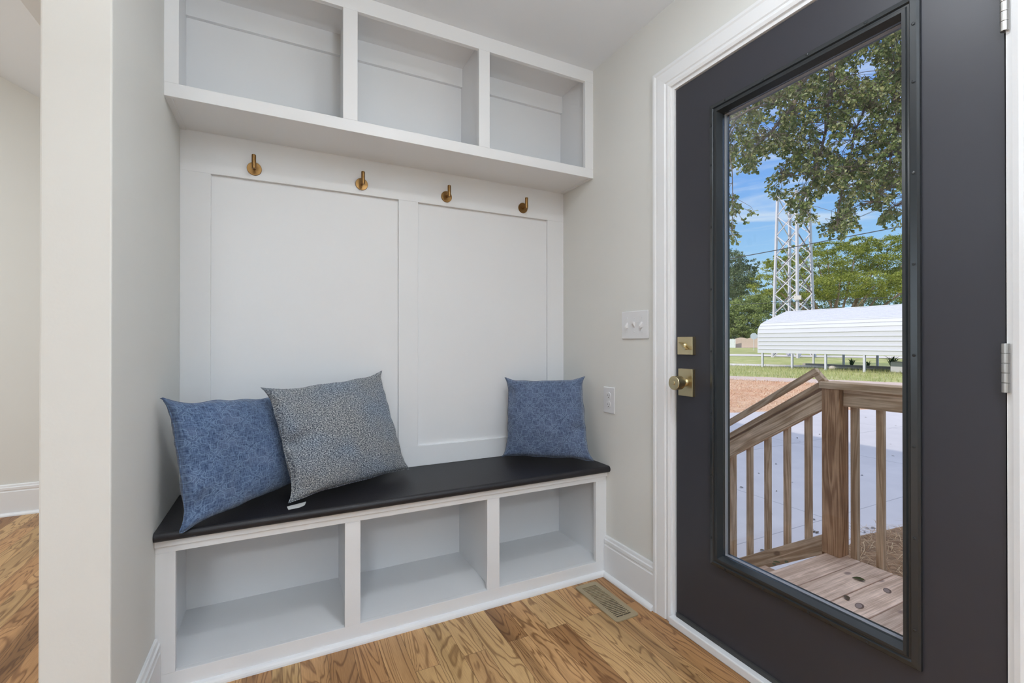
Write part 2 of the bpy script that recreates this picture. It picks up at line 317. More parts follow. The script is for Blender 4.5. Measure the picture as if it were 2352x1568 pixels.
def ground_mat(name, c1, c2, scale, c3=None, rough=.9, joints=None, spots=False):
    m, t, b = newmat(name); L = t.links.new
    tc = N(t, 'ShaderNodeTexCoord'); n = N(t, 'ShaderNodeTexNoise', Scale=scale, Detail=8, Roughness=.65); L(tc.outputs['Object'], n.inputs[0])
    r = N(t, 'ShaderNodeValToRGB'); el = r.color_ramp.elements; el[0].position = .35; el[0].color = (*c1, 1); el[1].position = .65; el[1].color = (*c2, 1)
    L(n.outputs[0], r.inputs[0]); last = r.outputs[0]
    if c3:
        n2 = N(t, 'ShaderNodeTexNoise', Scale=scale * .13, Detail=4); L(tc.outputs['Object'], n2.inputs[0])
        f = N(t, 'ShaderNodeMapRange'); f.inputs[1].default_value = .45; f.inputs[2].default_value = .65; f.inputs[4].default_value = .7; L(n2.outputs[0], f.inputs[0])
        mx = N(t, 'ShaderNodeMix', data_type='RGBA'); mx.inputs[7].default_value = (*c3, 1); L(f.outputs[0], mx.inputs[0]); L(last, mx.inputs[6]); last = mx.outputs[2]
    L(last, b.inputs['Base Color']); setp(b, Roughness=rough, Specular_IOR_Level=.2)
    return m
M_conc = ground_mat('new_concrete', (.60, .56, .57), (.66, .615, .62), 3.0, (.57, .535, .545))
M_grass = ground_mat('lawn_grass', (.28, .31, .10), (.46, .47, .19), 6, (.55, .50, .26))
M_road = ground_mat('pink_gravel_road', (.57, .44, .38), (.66, .52, .45), 12, (.58, .43, .36))
M_walk = ground_mat('pale_sidewalk', (.66, .60, .55), (.74, .68, .63), 8)
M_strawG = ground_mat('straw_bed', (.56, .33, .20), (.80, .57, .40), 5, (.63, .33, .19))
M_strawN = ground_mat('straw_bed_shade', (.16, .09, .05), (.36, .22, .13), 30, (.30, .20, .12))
M_galv = paint('galvanised_steel', (.62, .62, .66), .55, .5, var=.05)
M_tower = paint('weathered_grey_steel', (.60, .57, .60), .6, .4, var=.05)
M_towerd = paint('rusty_grey_steel', (.22, .18, .18), .7, .4, var=.1)
M_carp = paint('white_steel_sheet', (.62, .62, .66), .5, .3)
M_bark = paint('oak_bark', (.20, .155, .125), .9, .2, var=.3, bump=.6, scale=40)
M_barkp = paint('smooth_tan_bark', (.34, .24, .17), .8, .2, var=.2)
M_wire = paint('cable_black', (.05, .05, .055), .6)
M_brick = paint('red_brick_masonry', (.30, .22, .20), .9, .2, var=.25)
M_bin = paint('pale_grey_plastic', (.55, .55, .57), .5)
M_pickw = paint('white_vinyl_fence', (.80, .82, .84), .5)
M_pickt = paint('tan_wood_fence', (.55, .43, .36), .8)
M_siding = paint('exterior_siding', (.70, .70, .68), .7)
M_shingle = paint('roof_shingles', (.10, .09, .09), .9, .2, var=.2)
M_sky_blue = paint('sign_back_aluminium', (.50, .55, .62), .5)
M_timber = paint('grey_landscape_timber', (.40, .36, .34), .9, .2, var=.1)

# ------------------------------------------------------------------ mesh helpers
class MB:
    def __init__(s): s.v = []; s.f = []; s.uv = None
    def add(s, vs, fs):
        k = len(s.v); s.v += [tuple(p) for p in vs]; s.f += [tuple(i + k for i in f) for f in fs]; return s
    def box(s, x0, x1, y0, y1, z0, z1):
        x0, x1 = min(x0, x1), max(x0, x1); y0, y1 = min(y0, y1), max(y0, y1); z0, z1 = min(z0, z1), max(z0, z1)
        return s.add([(x0, y0, z0), (x1, y0, z0), (x1, y1, z0), (x0, y1, z0), (x0, y0, z1), (x1, y0, z1), (x1, y1, z1), (x0, y1, z1)],
                     [(0, 3, 2, 1), (4, 5, 6, 7), (0, 1, 5, 4), (1, 2, 6, 5), (2, 3, 7, 6), (3, 0, 4, 7)])
    def prism(s, prof, a, b, u=None, w=None):
        """profile (p,q) swept straight from a to b; u,w are the profile's axes"""
        a, b = Vector(a), Vector(b); d = (b - a).normalized()
        u = Vector(u) if u else (d.cross(Vector((0, 0, 1))).normalized()); w = Vector(w) if w else u.cross(d).normalized()
        n = len(prof); vs = [a + u * p + w * q for p, q in prof] + [b + u * p + w * q for p, q in prof]
        fs = [(i, (i + 1) % n, (i + 1) % n + n, i + n) for i in range(n)] + [tuple(range(n))[::-1], tuple(range(n, 2 * n))]
        return s.add(vs, fs)
    def beam(s, a, b, w, h, up=(0, 0, 1)):
        a, b = Vector(a), Vector(b); d = (b - a).normalized(); u = d.cross(Vector(up))
        if u.length < 1e-4: u = d.cross(Vector((1, 0, 0)))
        u.normalize(); q = u.cross(d).normalized()
        return s.prism([(-w / 2, -h / 2), (w / 2, -h / 2), (w / 2, h / 2), (-w / 2, h / 2)], a, b, u, q)
    def tube(s, pts, rad, n=8):
        pts = [Vector(p) for p in pts]; k = len(pts)
        rs = rad if isinstance(rad, (list, tuple)) else [rad] * k
        base = len(s.v); ref = Vector((0, 0, 1))
        for i, p in enumerate(pts):
            d = (pts[min(i + 1, k - 1)] - pts[max(i - 1, 0)]).normalized()
            u = d.cross(ref)
            if u.length < .05: u = d.cross(Vector((1, 0, 0)))
            u.normalize(); w = u.cross(d)
            for j in range(n):
                a = 2 * math.pi * j / n; s.v.append(tuple(p + rs[i] * (math.cos(a) * u + math.sin(a) * w)))
        for i in range(k - 1):
            for j in range(n):
                s.f.append((base + i * n + j, base + i * n + (j + 1) % n, base + (i + 1) * n + (j + 1) % n, base + (i + 1) * n + j))
        s.f.append(tuple(base + j for j in range(n))[::-1]); s.f.append(tuple(base + (k - 1) * n + j for j in range(n)))
        return s
    def lathe(s, c, axis, prof, n=32):
        """prof: (distance along axis, radius)"""
        ax = Vector(axis).normalized(); c = Vector(c); u = ax.cross(Vector((0, 0, 1)))
        if u.length < .05: u = Vector((1, 0, 0))
        u.normalize(); w = ax.cross(u); base = len(s.v)
        for h, r in prof:
            for j in range(n):
                a = 2 * math.pi * j / n; s.v.append(tuple(c + ax * h + max(r, 1e-5) * (math.cos(a) * u + math.sin(a) * w)))
        for i in range(len(prof) - 1):
            for j in range(n):
                s.f.append((base + i * n + j, base + i * n + (j + 1) % n, base + (i + 1) * n + (j + 1) % n, base + (i + 1) * n + j))
        s.f.append(tuple(base + j for j in range(n))[::-1]); s.f.append(tuple(base + (len(prof) - 1) * n + j for j in range(n)))
        return s

def tag(o, label=None, cat=None, group=None, kind=None):
    if label: o['label'] = label
    if cat: o['category'] = cat
    if group: o['group'] = group
    if kind: o['kind'] = kind
    return o
def abspos(o):
    p = Vector(o.location)
    while o.parent: o = o.parent; p += o.location
    return p
def obj(name, mb, mat, parent=None, bevel=0, smooth=False, origin=None, seg=2, flip=False):
    me = bpy.data.meshes.new(name)
    if parent is not None and origin is None: org = abspos(parent)
    else: org = Vector(origin) if origin else Vector((0, 0, 0))
    me.from_pydata([tuple(Vector(v) - org) for v in mb.v], [], mb.f); me.update()
    bm = bmesh.new(); bm.from_mesh(me); 
    if not getattr(mb, 'open', False): bmesh.ops.recalc_face_normals(bm, faces=bm.faces)
    bm.to_mesh(me); bm.free()
    if mb.uv:
        ul = me.uv_layers.new(name='UVMap')
        for lp in me.loops: ul.data[lp.index].uv = mb.uv[lp.vertex_index]
    me.materials.append(mat)
    if smooth:
        for p in me.polygons: p.use_smooth = True
    o = bpy.data.objects.new(name, me); COL.objects.link(o)
    if parent is not None:
        o.parent = parent; o.location = org - abspos(parent)
    else: o.location = org
    if bevel:
        b = o.modifiers.new('bevel', 'BEVEL'); b.width = bevel; b.segments = seg; b.limit_method = 'ANGLE'; b.angle_limit = R_(40)
        if smooth is None: pass
    return o
def thing(name, label, cat, loc, group=None):
    o = bpy.data.objects.new(name, None); o.empty_display_size = .1; COL.objects.link(o); o.location = loc
    return tag(o, label, cat, group)
def struct(name, mb, mat, bevel=0, label=None, **kw):
    o = obj(name, mb, mat, bevel=bevel, **kw); o['kind'] = 'structure'
    if label: o['label'] = label
    return o
def ctree(o, parent=None, loc=None):
    c = o.copy(); COL.objects.link(c)
    if parent: c.parent = parent
    if loc is not None: c.location = loc
    for ch in list(o.children): ctree(ch, c)
    return c

# ------------------------------------------------------------------ room shell
WL = -1.7195            # face of the left wall of the nook
H = 2.43
# floor, ceiling
struct('floor', MB().box(-6, 0, -6, 1.91, -.03, 0), M_floor)
mb = MB().box(-2.29, .0, -6, 1.91, H, H + .06)
struct('ceiling', mb, M_ceil)
mb = MB(); mb.add([(-6, -6, 4.29), (-2.29, -6, H), (-2.29, 1.91, H), (-6, 1.91, 4.29), (-6, -6, 4.35), (-2.29, -6, H + .06), (-2.29, 1.91, H + .06), (-6, 1.91, 4.35)],
                  [(0, 1, 2, 3), (4, 7, 6, 5), (0, 4, 5, 1), (1, 5, 6, 2), (2, 6, 7, 3), (3, 7, 4, 0)])
struct('ceiling_vault', mb, M_ceil)
# right wall with the door opening
DY0, DY1 = -.800, -1.714           # door leaf edges, latch and hinge side
DZ0, DZ1 = .043, 2.075
mb = MB(); JO = .022
mb.box(0, .15, DY0 + JO, .06, -.6, H); mb.box(0, .15, -3.25, DY1 - JO, -.6, H); mb.box(0, .15, -6, -4.55, -.6, H); mb.box(0, .15, -4.55, -3.25, -.6, .8); mb.box(0, .15, -4.55, -3.25, 2.15, H); mb.box(0, .15, DY1 - JO, DY0 + JO, DZ1 + JO, H); mb.box(0, .15, DY1 - JO, DY0 + JO, -.6, 0)
struct('wall_right', mb, M_wall)
struct('wall_back', MB().box(WL - .12, 0, .022, .06, 0, H), M_wall)
struct('wall_left', MB().box(WL - .1225, WL, -.777, 1.91, 0, H), M_wall, bevel=.004)
struct('wall_far', MB().box(-6, WL, 1.91, 2.03, 0, 4.4), M_wall)
# walls behind the camera, each with an unseen window added for the fill light
mb = MB(); mb.box(-6, 0, -6.12, -6, 0, .65); mb.box(-6, 0, -6.12, -6, 2.35, 4.4); mb.box(-6, -3.65, -6.12, -6, .65, 2.35); mb.box(-1.15, 0, -6.12, -6, .65, 2.35)
struct('wall_rear', mb, M_wall)
mb = MB(); mb.box(-6.12, -6, -6, 2.03, 0, .65); mb.box(-6.12, -6, -6, 2.03, 2.35, 4.4); mb.box(-6.12, -6, -6, -3.25, .65, 2.35); mb.box(-6.12, -6, -.75, 2.03, .65, 2.35)
struct('wall_side', mb, M_wall)
mb = MB(); mb.box(-3.65, -1.15, -6.08, -6.0, .65, .71); mb.box(-3.65, -1.15, -6.08, -6.0, 2.29, 2.35); mb.box(-3.65, -3.59, -6.08, -6, .65, 2.35); mb.box(-1.21, -1.15, -6.08, -6, .65, 2.35); mb.box(-2.42, -2.38, -6.07, -6.01, .7, 2.3)
wf = struct('added_window_1', mb, M_white); g = obj('pane', MB().box(-3.59, -1.21, -6.05, -6.045, .71, 2.29), M_glass, wf)
mb = MB(); mb.box(-6.08, -6, -3.25, -.75, .65, .71); mb.box(-6.08, -6, -3.25, -.75, 2.29, 2.35); mb.box(-6.08, -6, -3.25, -3.19, .65, 2.35); mb.box(-6.08, -6, -.81, -.75, .65, 2.35)
wf = struct('added_window_2', mb, M_white); g = obj('pane', MB().box(-6.05, -6.045, -3.19, -.81, .71, 2.29), M_glass, wf)
mb = MB(); mb.box(0, .08, -4.55, -3.25, .8, .86); mb.box(0, .08, -4.55, -3.25, 2.09, 2.15); mb.box(0, .08, -4.55, -4.49, .86, 2.09); mb.box(0, .08, -3.31, -3.25, .86, 2.09)
wf = struct('added_window_3', mb, M_white); g = obj('pane', MB().box(.045, .05, -4.49, -3.31, .86, 2.09), M_glass, wf)  # unseen window, added to brighten the left wall
# house roof and outer walls' eaves: they cast the long shade over the patio
mb = MB(); mb.prism([(.62, 2.66), (.62, 2.80), (-3.4, 5.0), (-7.4, 2.80), (-7.4, 2.66), (-3.4, 4.86)], (0, -14, 0), (0, 16, 0), (1, 0, 0), (0, 0, 1))
struct('roof', mb, M_shingle)
mb = MB(); mb.box(0.151, .165, -3.25, DY1 - .12, -.6, 2.66); mb.box(0.151, .165, -14, -4.55, -.6, 2.66); mb.box(0.151, .165, -4.55, -3.25, -.6, .8); mb.box(0.151, .165, -4.55, -3.25, 2.15, 2.66); mb.box(.151, .165, DY0 + .12, 16, -.6, 2.66); mb.box(.151, .165, DY1 - .12, DY0 + .12, 2.2, 2.66); mb.box(.151, .165, DY1 - .12, DY0 + .12, -.6, -.01)
struct('wall_outer', mb, M_siding)

# baseboards: tall, with a beaded cap and a quarter round
def basebd(name, a, b, nrm, h=.185):
    prof = [(0, 0), (.015, 0), (.015, h - .045), (.012, h - .042), (.012, h - .036), (.0145, h - .032), (.0145, h - .018), (.010, h - .014), (.008, h - .003), (.006, h), (0, h)]
    m = MB(); m.prism(prof, a, b, nrm, (0, 0, 1)); o = struct(name, m, M_white)
    q = [(0.0145, 0)] + [(.0145 + .017 * math.cos(R_(x)), .019 * math.sin(R_(x))) for x in range(0, 91, 15)]
    m = MB(); m.prism(q, a, b, nrm, (0, 0, 1)); obj('shoe_moulding', m, M_white, o)
    return o
basebd('baseboard_right', (0, -.372, 0), (0, -.6965, 0), (-1, 0, 0))
basebd('baseboard_left', (WL, -.777, 0), (WL, -.372, 0), (1, 0, 0))
basebd('baseboard_far', (-6, 1.91, 0), (WL - .1225, 1.91, 0), (0, -1, 0), .195)
basebd('baseboard_end', (WL - .1225, -.777, 0), (WL, -.777, 0), (0, -1, 0))
basebd('baseboard_hall', (WL - .1225, 1.89, 0), (WL - .1225, -.777, 0), (-1, 0, 0))
basebd('baseboard_entry', (0, -1.85, 0), (0, -5.98, 0), (-1, 0, 0))

# ------------------------------------------------------------------ door casing (trim_1), threshold (trim_2), jamb (trim_3)
def casing_prof():   # (distance from inner edge, thickness) stepped colonial
    return [(0, 0), (0, .012), (.010, .016), (.016, .013), (.022, .013), (.026, .017), (.060, .019), (.068, .019), (.074, .022), (.084, .022), (.084, 0)]
m = MB(); yi, yo = DY0 + .016, DY0 + .016 + .084; zi = DZ1 + .018; zt = zi + .084
pr = casing_prof()
def mitre(m, p0, p1, in0, in1):
    """casing leg between two mitred corners; p = inner corner, in = outward direction per corner"""
    n = len(pr); A = [Vector(p0) + Vector(in0) * d + Vector((-t_, 0, 0)) for d, t_ in pr]; B = [Vector(p1) + Vector(in1) * d + Vector((-t_, 0, 0)) for d, t_ in pr]
    m.add(A + B, [(i, (i + 1) % n, (i + 1) % n + n, i + n) for i in range(n)] + [tuple(range(n))[::-1], tuple(range(n, 2 * n))])
yr = DY1 - .016
mitre(m, (0, yi, 0), (0, yi, zi), (0, 1, 0), (0, 1, 1)); mitre(m, (0, yi, zi), (0, yr, zi), (0, 1, 1), (0, -1, 1)); mitre(m, (0, yr, zi), (0, yr, 0), (0, -1, 1), (0, -1, 0))
struct('trim_1', m, M_white)
m = MB(); m.box(-.003, .15, DY0 + .003, DY0 + .022, 0, DZ1 + .022); m.box(-.003, .15, DY1 - .022, DY1 - .004, 0, DZ1 + .022); m.box(-.003, .15, DY1 - .004, DY0 + .003, DZ1 + .004, DZ1 + .022)
m.box(.05, .065, DY0 - .01, DY0 + .003, .03, DZ1); m.box(.05, .065, DY1 - .004, DY1 + .01, .03, DZ1); m.box(.05, .065, DY1, DY0, DZ1 - .008, DZ1 + .004)
struct('trim_3', m, M_white)
m = MB(); m.box(-.028, .004, DY1 - .012, DY0 + .012, 0, .030)
struct('trim_2', m, M_white, bevel=.004)
m = MB(); m.box(.004, .16, DY1 - .004, DY0 + .003, .0, .034)
struct('trim_4', m, paint('aluminium_sill', (.25, .25, .25), .4), bevel=.002)

# ------------------------------------------------------------------ the door
LY0, LY1, LZ0, LZ1 = -.965, -1.571, .303, 1.935
d1 = MB(); xa, xb = .004, .048
d1.box(xa, xb, LY0 - .01, DY0, DZ0, DZ1); d1.box(xa, xb, DY1, LY1 + .01, DZ0, DZ1); d1.box(xa, xb, LY1 + .01, LY0 - .01, DZ0, LZ0 + .01); d1.box(xa, xb, LY1 + .01, LY0 - .01, LZ1 - .01, DZ1)
door = struct('door_1', d1, M_door, label='charcoal full-glass entry door with brass knob and deadbolt', origin=(.026, DY1, DZ0))
def ringprof(name, prof, mat, parent, y0, y1, z0, z1, bevel=0):
    """prof: (inset from outer edge, x) swept round a rectangle"""
    m = MB(); n = len(prof)
    cs = [(y0, z0, -1, 1), (y1, z0, 1, 1), (y1, z1, 1, -1), (y0, z1, -1, -1)]
    for (y, z, sy, sz) in cs:
        for d, x in prof: m.v.append((x, y + sy * d, z + sz * d))
    for k in range(4):
        for i in range(n):
            j = (i + 1) % n; a, b = k * n, ((k + 1) % 4) * n
            m.f.append((a + i, a + j, b + j, b + i))
    return obj(name, m, mat, parent, bevel=bevel)
fp = [(0, .006), (0, -.004), (.004, -.009), (.016, -.012), (.019, -.007), (.023, -.007), (.026, -.011), (.033, -.011), (.042, .010), (.042, .020), (0, .020)]
ringprof('glazing_frame', fp, M_frame, door, LY0, LY1, LZ0, LZ1)
ringprof('exterior_glazing_frame', [(0, .046), (0, .056), (.03, .060), (.042, .045), (.042, .034), (0, .034)], M_frame, door, LY0, LY1, LZ0, LZ1)
ringprof('glass_spacer', [(.038, .0205), (.0433, .0205), (.0433, .0335), (.038, .0335)], paint('grey_sealant', (.30, .29, .30), .6), door, LY0, LY1, LZ0, LZ1)
obj('glass_pane', MB().box(.0225, .0255, LY1 + .037, LY0 - .037, LZ0 + .037, LZ1 - .037), M_glass, door)
plug = None
spots = [(LY0 - .0095, z) for z in (.40, .62, .84, 1.06, 1.28, 1.50, 1.72, 1.86)] + [(LY1 + .0095, z) for z in (.40, .62, .84, 1.06, 1.28, 1.50, 1.72, 1.86)] + [(y, zz) for y in (-1.03, -1.17, -1.31, -1.46) for zz in (LZ0 + .0095, LZ1 - .0095)]
for (y, z) in spots:
    if plug is None:
        plug = obj('screw_plug', MB().lathe((0, 0, 0), (-1, 0, 0), [(0, .0036), (.0008, .0036), (.0013, .0022)], 12), M_frame, door, origin=(0, 0, 0)); c = plug
    else: c = plug.copy(); COL.objects.link(c)
    c.location = Vector((-.0112, y, z)) - door.location
m = MB(); m.box(-.004, .05, DY1 + .004, DY0 - .004, .030, .046); obj('door_sweep', m, paint('black_rubber', (.04, .04, .04), .5), door, bevel=.001)
# deadbolt
db = obj('deadbolt', MB().box(-.012, .006, -.893, -.820, 1.045, 1.113), M_gold, door, bevel=.0015, origin=(0, -.857, 1.079))
m = MB(); m.lathe((-.012, -.857, 1.079), (-1, 0, 0), [(0, .011), (.006, .010), (.010, .006)], 20)
d = Vector((0, .75, .55)).normalized(); p = Vector((-.022, -.857, 1.079)); pts = []
m.beam(p - d * .022, p + d * .022, .006, .015, (1, 0, 0)); obj('thumb_turn', m, M_gold, db, bevel=.002)
# knob
kb = obj('door_knob', MB().box(-.010, .006, -.891, -.822, .889, .992), M_gold, door, bevel=.0015, origin=(0, -.857, .940))
m = MB(); m.lathe((-.010, -.857, .941), (-1, 0, 0), [(0, .016), (.004, .015), (.008, .0125), (.022, .0125), (.024, .014), (.026, .0255), (.058, .0262), (.060, .025)], 40)
o = obj('knob', m, M_gold, kb, smooth=False, bevel=.0008)
m = MB(); m.lathe((-.070, -.857, .941), (-1, 0, 0), [(0, .008), (.002, .0078), (.0035, .006)], 20); obj('lock_button', m, M_gold, kb)
# strike in the jamb
# hinges
hinge = None
for z in (.30, 1.037, 1.80):
    if hinge is None:
        hinge = obj('hinge', MB().box(.0015, .0045, DY1 - .006, DY1 + .0, -.052, .052), M_nickel, door, origin=(0, 0, 0))
        kn = None
        for k in range(5):
            m = MB(); m.lathe((-.0065, DY1 - .003, -.052 + k * .0208), (0, 0, 1), [(0.0003, .0062), (.0008, .0068), (.020, .0068), (.0205, .0062)], 16); x = obj('knuckle', m, M_nickel, hinge, origin=(0, 0, 0)); x.location = (0, 0, 0)
        hinge.location = Vector((0, 0, z)) - door.location
    else: ctree(hinge, door, Vector((0, 0, z)) - door.location)

# ------------------------------------------------------------------ upper cubby shelf
UX0, UX1 = WL, 0.0; UF = -.27; UB = 1.900; UT = H
cub = thing('cubby_shelf', 'white wall-mounted unit of three open cubbies under the ceiling', 'shelf', (-.86, -.135, UB))
m = MB(); m.box(UX0, UX1, UF, UF + .019, UB, 1.945); m.box(UX0, UX1, UF, UF + .019, 2.368, UT)
m.box(UX0, -1.679, UF, UF + .019, 1.945, 2.368); m.box(-.048, UX1, UF, UF + .019, 1.945, 2.368)
obj('face_frame', m, M_white, cub, bevel=.0012)
for x0, x1 in ((-1.166, -1.113), (-.608, -.557)):
    m = MB(); m.box(x0, x1, UF, UF + .019, 1.945, 2.368); m.box(x0 + .017, x1 - .017, UF + .019, .0, 1.938, UT); obj('divider', m, M_white, cub, bevel=.0012)
obj('shelf_board', MB().box(UX0, UX1, UF + .019, 0, 1.918, 1.938), M_white, cub)
obj('side_panel', MB().box(UX0, UX0 + .019, UF + .019, 0, UB, UT), M_white, cub, bevel=.001); obj('side_panel', MB().box(UX1 - .019, UX1, UF + .019, 0, UB, UT), M_white, cub, bevel=.001)
obj('soffit_panel', MB().box(UX0 + .012, UX1 - .012, UF + .012, 0, UB + .003, 1.918), M_white, cub)
obj('back_panel', MB().box(UX0, UX1, .0, .020, UB, UT), M_white, cub)
m = MB()
for a, b in ((UX0 + .019, -1.149), (-1.130, -.591), (-.574, -.019)): m.box(a, b, -.018, 0, 2.330, UT)
obj('back_cleat', m, M_white, cub, bevel=.001)
obj('top_panel', MB().box(UX0, UX1, UF + .019, 0, UT - .012, UT), M_white, cub)

# ------------------------------------------------------------------ board-and-batten panel behind the bench
pan = thing('wall_panelling', 'white board and batten panelling between bench and cubbies', 'wall panelling', (-.86, .01, .515))
obj('backing_board', MB().box(UX0, UX1, .014, .022, .515, UB), M_white, pan)
for x0, x1 in ((UX0, -1.621), (-.894, -.804), (-.101, 0)):
    obj('stile', MB().box(x0, x1, 0, .014, .608, 1.7475), M_white, pan, bevel=.001)
obj('top_rail', MB().box(UX0, UX1, 0, .014, 1.7475, UB), M_white, pan, bevel=.001)
obj('bottom_rail', MB().box(UX0, UX1, 0, .014, .515, .608), M_white, pan, bevel=.001)

# ------------------------------------------------------------------ coat hooks
def hook(loc):
    t = thing('coat_hook', '', 'hook', loc, 'brass coat hooks on the white rail')
    x, y, z = loc
    o = obj('rosette', MB().lathe((x, y, z), (0, -1, 0), [(0, .0265), (.004, .0265), (.005, .0255)], 40), M_brass, t)
    o = obj('stem', MB().lathe((x, y, z), (0, -1, 0), [(.004, .0060), (.040, .0060)], 16), M_brass, t, smooth=False)
    o = obj('peg', MB().lathe((x, y - .042, z - .012), (0, 0, 1), [(0, .0068), (.001, .0078), (.053, .0078), (.0545, .0068)], 24), M_brass, t)
    return t
h0 = hook((-1.473, 0, 1.790))
labs = ['leftmost brass coat hook on the white rail, above the blue and grey pillows', 'second brass coat hook from the left, a little left of the centre stile',
        'third brass coat hook from the left, a little right of the centre stile', 'rightmost brass coat hook on the white rail, nearest the door']
h0['label'] = labs[0]
for i, x in enumerate((-1.058, -.666, -.251)):
    c = ctree(h0, None, (x, 0, 1.792)); c['label'] = labs[i + 1]

# ------------------------------------------------------------------ storage bench
BF = -.370
ben = thing('storage_bench', 'white built-in bench base with three open shoe cubbies', 'bench', (-.86, -.185, 0))
m = MB(); m.box(UX0, UX1, BF, BF + .019, .442, .485); m.box(UX0, UX1, BF, BF + .019, .0, .068)
m.box(UX0, -1.668, BF, BF + .019, .068, .442); m.box(-.060, UX1, BF, BF + .019, .068, .442); obj('face_frame', m, M_white, ben, bevel=.0012)
for x0, x1 in ((-1.169, -1.115), (-.612, -.556)):
    m = MB(); m.box(x0, x1, BF, BF + .019, .068, .442); m.box(x0 + .018, x1 - .018, BF + .019, .018, .068, .485); obj('divider', m, M_white, ben, bevel=.0012)
obj('side_panel', MB().box(UX0, UX0 + .02, BF + .019, .018, .068, .485), M_white, ben); obj('side_panel', MB().box(-.02, 0, BF + .019, .018, .068, .485), M_white, ben)
obj('bottom_panel', MB().box(UX0, UX1, BF + .019, .018, .048, .068), M_white, ben)
obj('back_panel', MB().box(UX0, UX1, .016, .022, .0, .485), M_white, ben)
q = [(0, 0)] + [(.012 * math.cos(R_(x)) + .0, .030 * math.sin(R_(x)) ** .8 if x else 0) for x in range(0, 91, 15)]
m = MB(); m.prism([(0, 0), (.017, 0), (.0165, .006), (.0145, .012), (.011, .017), (.006, .020), (0, .021)], (UX0, BF, 0), (UX1, BF, 0), (0, -1, 0), (0, 0, 1)); obj('toe_moulding', m, M_white, ben)
m = MB(); m.prism([(0, 0), (.006, .0), (.007, .002), (.007, .022), (0, .022)], (UX0, BF, .4625), (UX1 - .0, BF, .4625), (0, -1, 0), (0, 0, 1)); obj('under_top_moulding', m, M_white, ben)
# bench top
m = MB(); yf = -.402; r = .013; zc = .500
prof = [(0, .4855), (yf + r, .4855)] + [(yf + r - r * math.cos(R_(a)), zc + .0145 * math.sin(R_(a))) for a in range(-75, 91, 15)] + [(0, .5145)]
m.prism([(p[0], p[1]) for p in prof], (UX0 + .001, 0, 0), (UX1 - .0005, 0, 0), (0, 1, 0), (0, 0, 1))
tag(obj('bench_top', m, M_seat), 'black painted bench top under the three pillows', 'bench seat')

# ------------------------------------------------------------------ pillows
def pillow(name, C, T, mat, seed, label, group=None, uvrot=0, N_=56, ears=1.0, piping=True, bow=.068, pinch=()):
    """C: corners bottom-left, bottom-right, top-right, top-left as seen from the room"""
    BL, BR, TR, TL = [Vector(c) for c in C]; m = MB(); m.uv = []
    nrm = ((BR - BL).cross(TL - BL)).normalized()
    if nrm.y > 0: nrm = -nrm
    org = (BL + BR) / 2
    w = (BR - BL).length
    def side(sgn):
        idx = {}
        for j in range(N_ + 1):
            for i in range(N_ + 1):
                u, v = i / N_, j / N_
                bu = bow * (1 - abs(2 * v - 1) ** 6) * (1 - 2 * u) * abs(1 - 2 * u) ** 1.5
                bv = bow * .9 * (1 - abs(2 * u - 1) ** 6) * (1 - 2 * v) * abs(1 - 2 * v) ** 1.5
                if v < .5: bv *= .55
                cr_ = (abs(2 * u - 1) * abs(2 * v - 1)) ** 14 * .010; uu, vv = u + bu + (cr_ if u < .5 else -cr_), v + bv + (cr_ if v < .5 else -cr_)
                p = BL * (1 - uu) * (1 - vv) + BR * uu * (1 - vv) + TR * uu * vv + TL * (1 - uu) * vv
                eu, ev = 4 * u * (1 - u), 4 * v * (1 - v)
                h = T / 2 * (eu ** .36) * (ev ** .36) * (1 + .14 * (0.5 - v))
                nz = noise.noise(Vector((u * 3.1 + seed, v * 3.1, sgn * 2.0))) * .010 + noise.noise(Vector((u * 8 + seed, v * 7, sgn * 5.0))) * .004
                # puckers radiating from the seams
                ed = min(u, 1 - u, v, 1 - v)
                pk = math.exp(-ed * 14) * noise.noise(Vector(((u if v in (0, 1) or min(v, 1 - v) < min(u, 1 - u) else v) * 17 + seed * 3, sgn, 3.3))) * .012
                for (pu, pv, ps, pd) in pinch:
                    dd = (u - pu) ** 2 + (v - pv) ** 2; h -= pd * math.exp(-dd / ps)
                hh = (h + (nz + pk) * min(1, (eu * ev) ** .3 * 1.5)) if 0 < i < N_ and 0 < j < N_ else 0
                p = p + nrm * hh * sgn
                # wavy outline
                wv = noise.noise(Vector((u * 6 + seed, v * 6, 9.0))) * .008
                if 0 in (i, j) or N_ in (i, j): p = p + (TL - BL).normalized() * wv * (1 if j in (0, N_) else 0) * (1 if 0 < i < N_ else 0) + (BR - BL).normalized() * wv * (1 if i in (0, N_) else 0) * (1 if 0 < j < N_ else 0)
                if sgn < 0 and (i in (0, N_) or j in (0, N_)): idx[i, j] = front[i, j]; continue
                idx[i, j] = len(m.v); m.v.append(tuple(p)); m.uv.append((u, v))
        for j in range(N_):
            for i in range(N_):
                q = (idx[i, j], idx[i + 1, j], idx[i + 1, j + 1], idx[i, j + 1]); m.f.append(q if sgn > 0 else q[::-1])
        return idx
    front = side(1); side(-1)
    edge = [front[i, 0] for i in range(N_)] + [front[N_, j] for j in range(N_)] + [front[N_ - i, N_] for i in range(N_)] + [front[0, N_ - j] for j in range(N_)]
    ep = [Vector(m.v[k]) for k in edge]
    o = obj(name, m, mat, smooth=True, origin=tuple(org)); tag(o, label, 'pillow', group)
    if piping:
        pm = MB(); pm.uv = None; pts = ep + [ep[0]]; pm.tube(pts, .0019, 6); _eu = [m.uv[k] for k in edge] + [m.uv[edge[0]]]; pm.uv = [_eu[k // 6] for k in range(len(pm.v))]
        obj('seam_piping', pm, mat, o, smooth=True)
    return o, ep
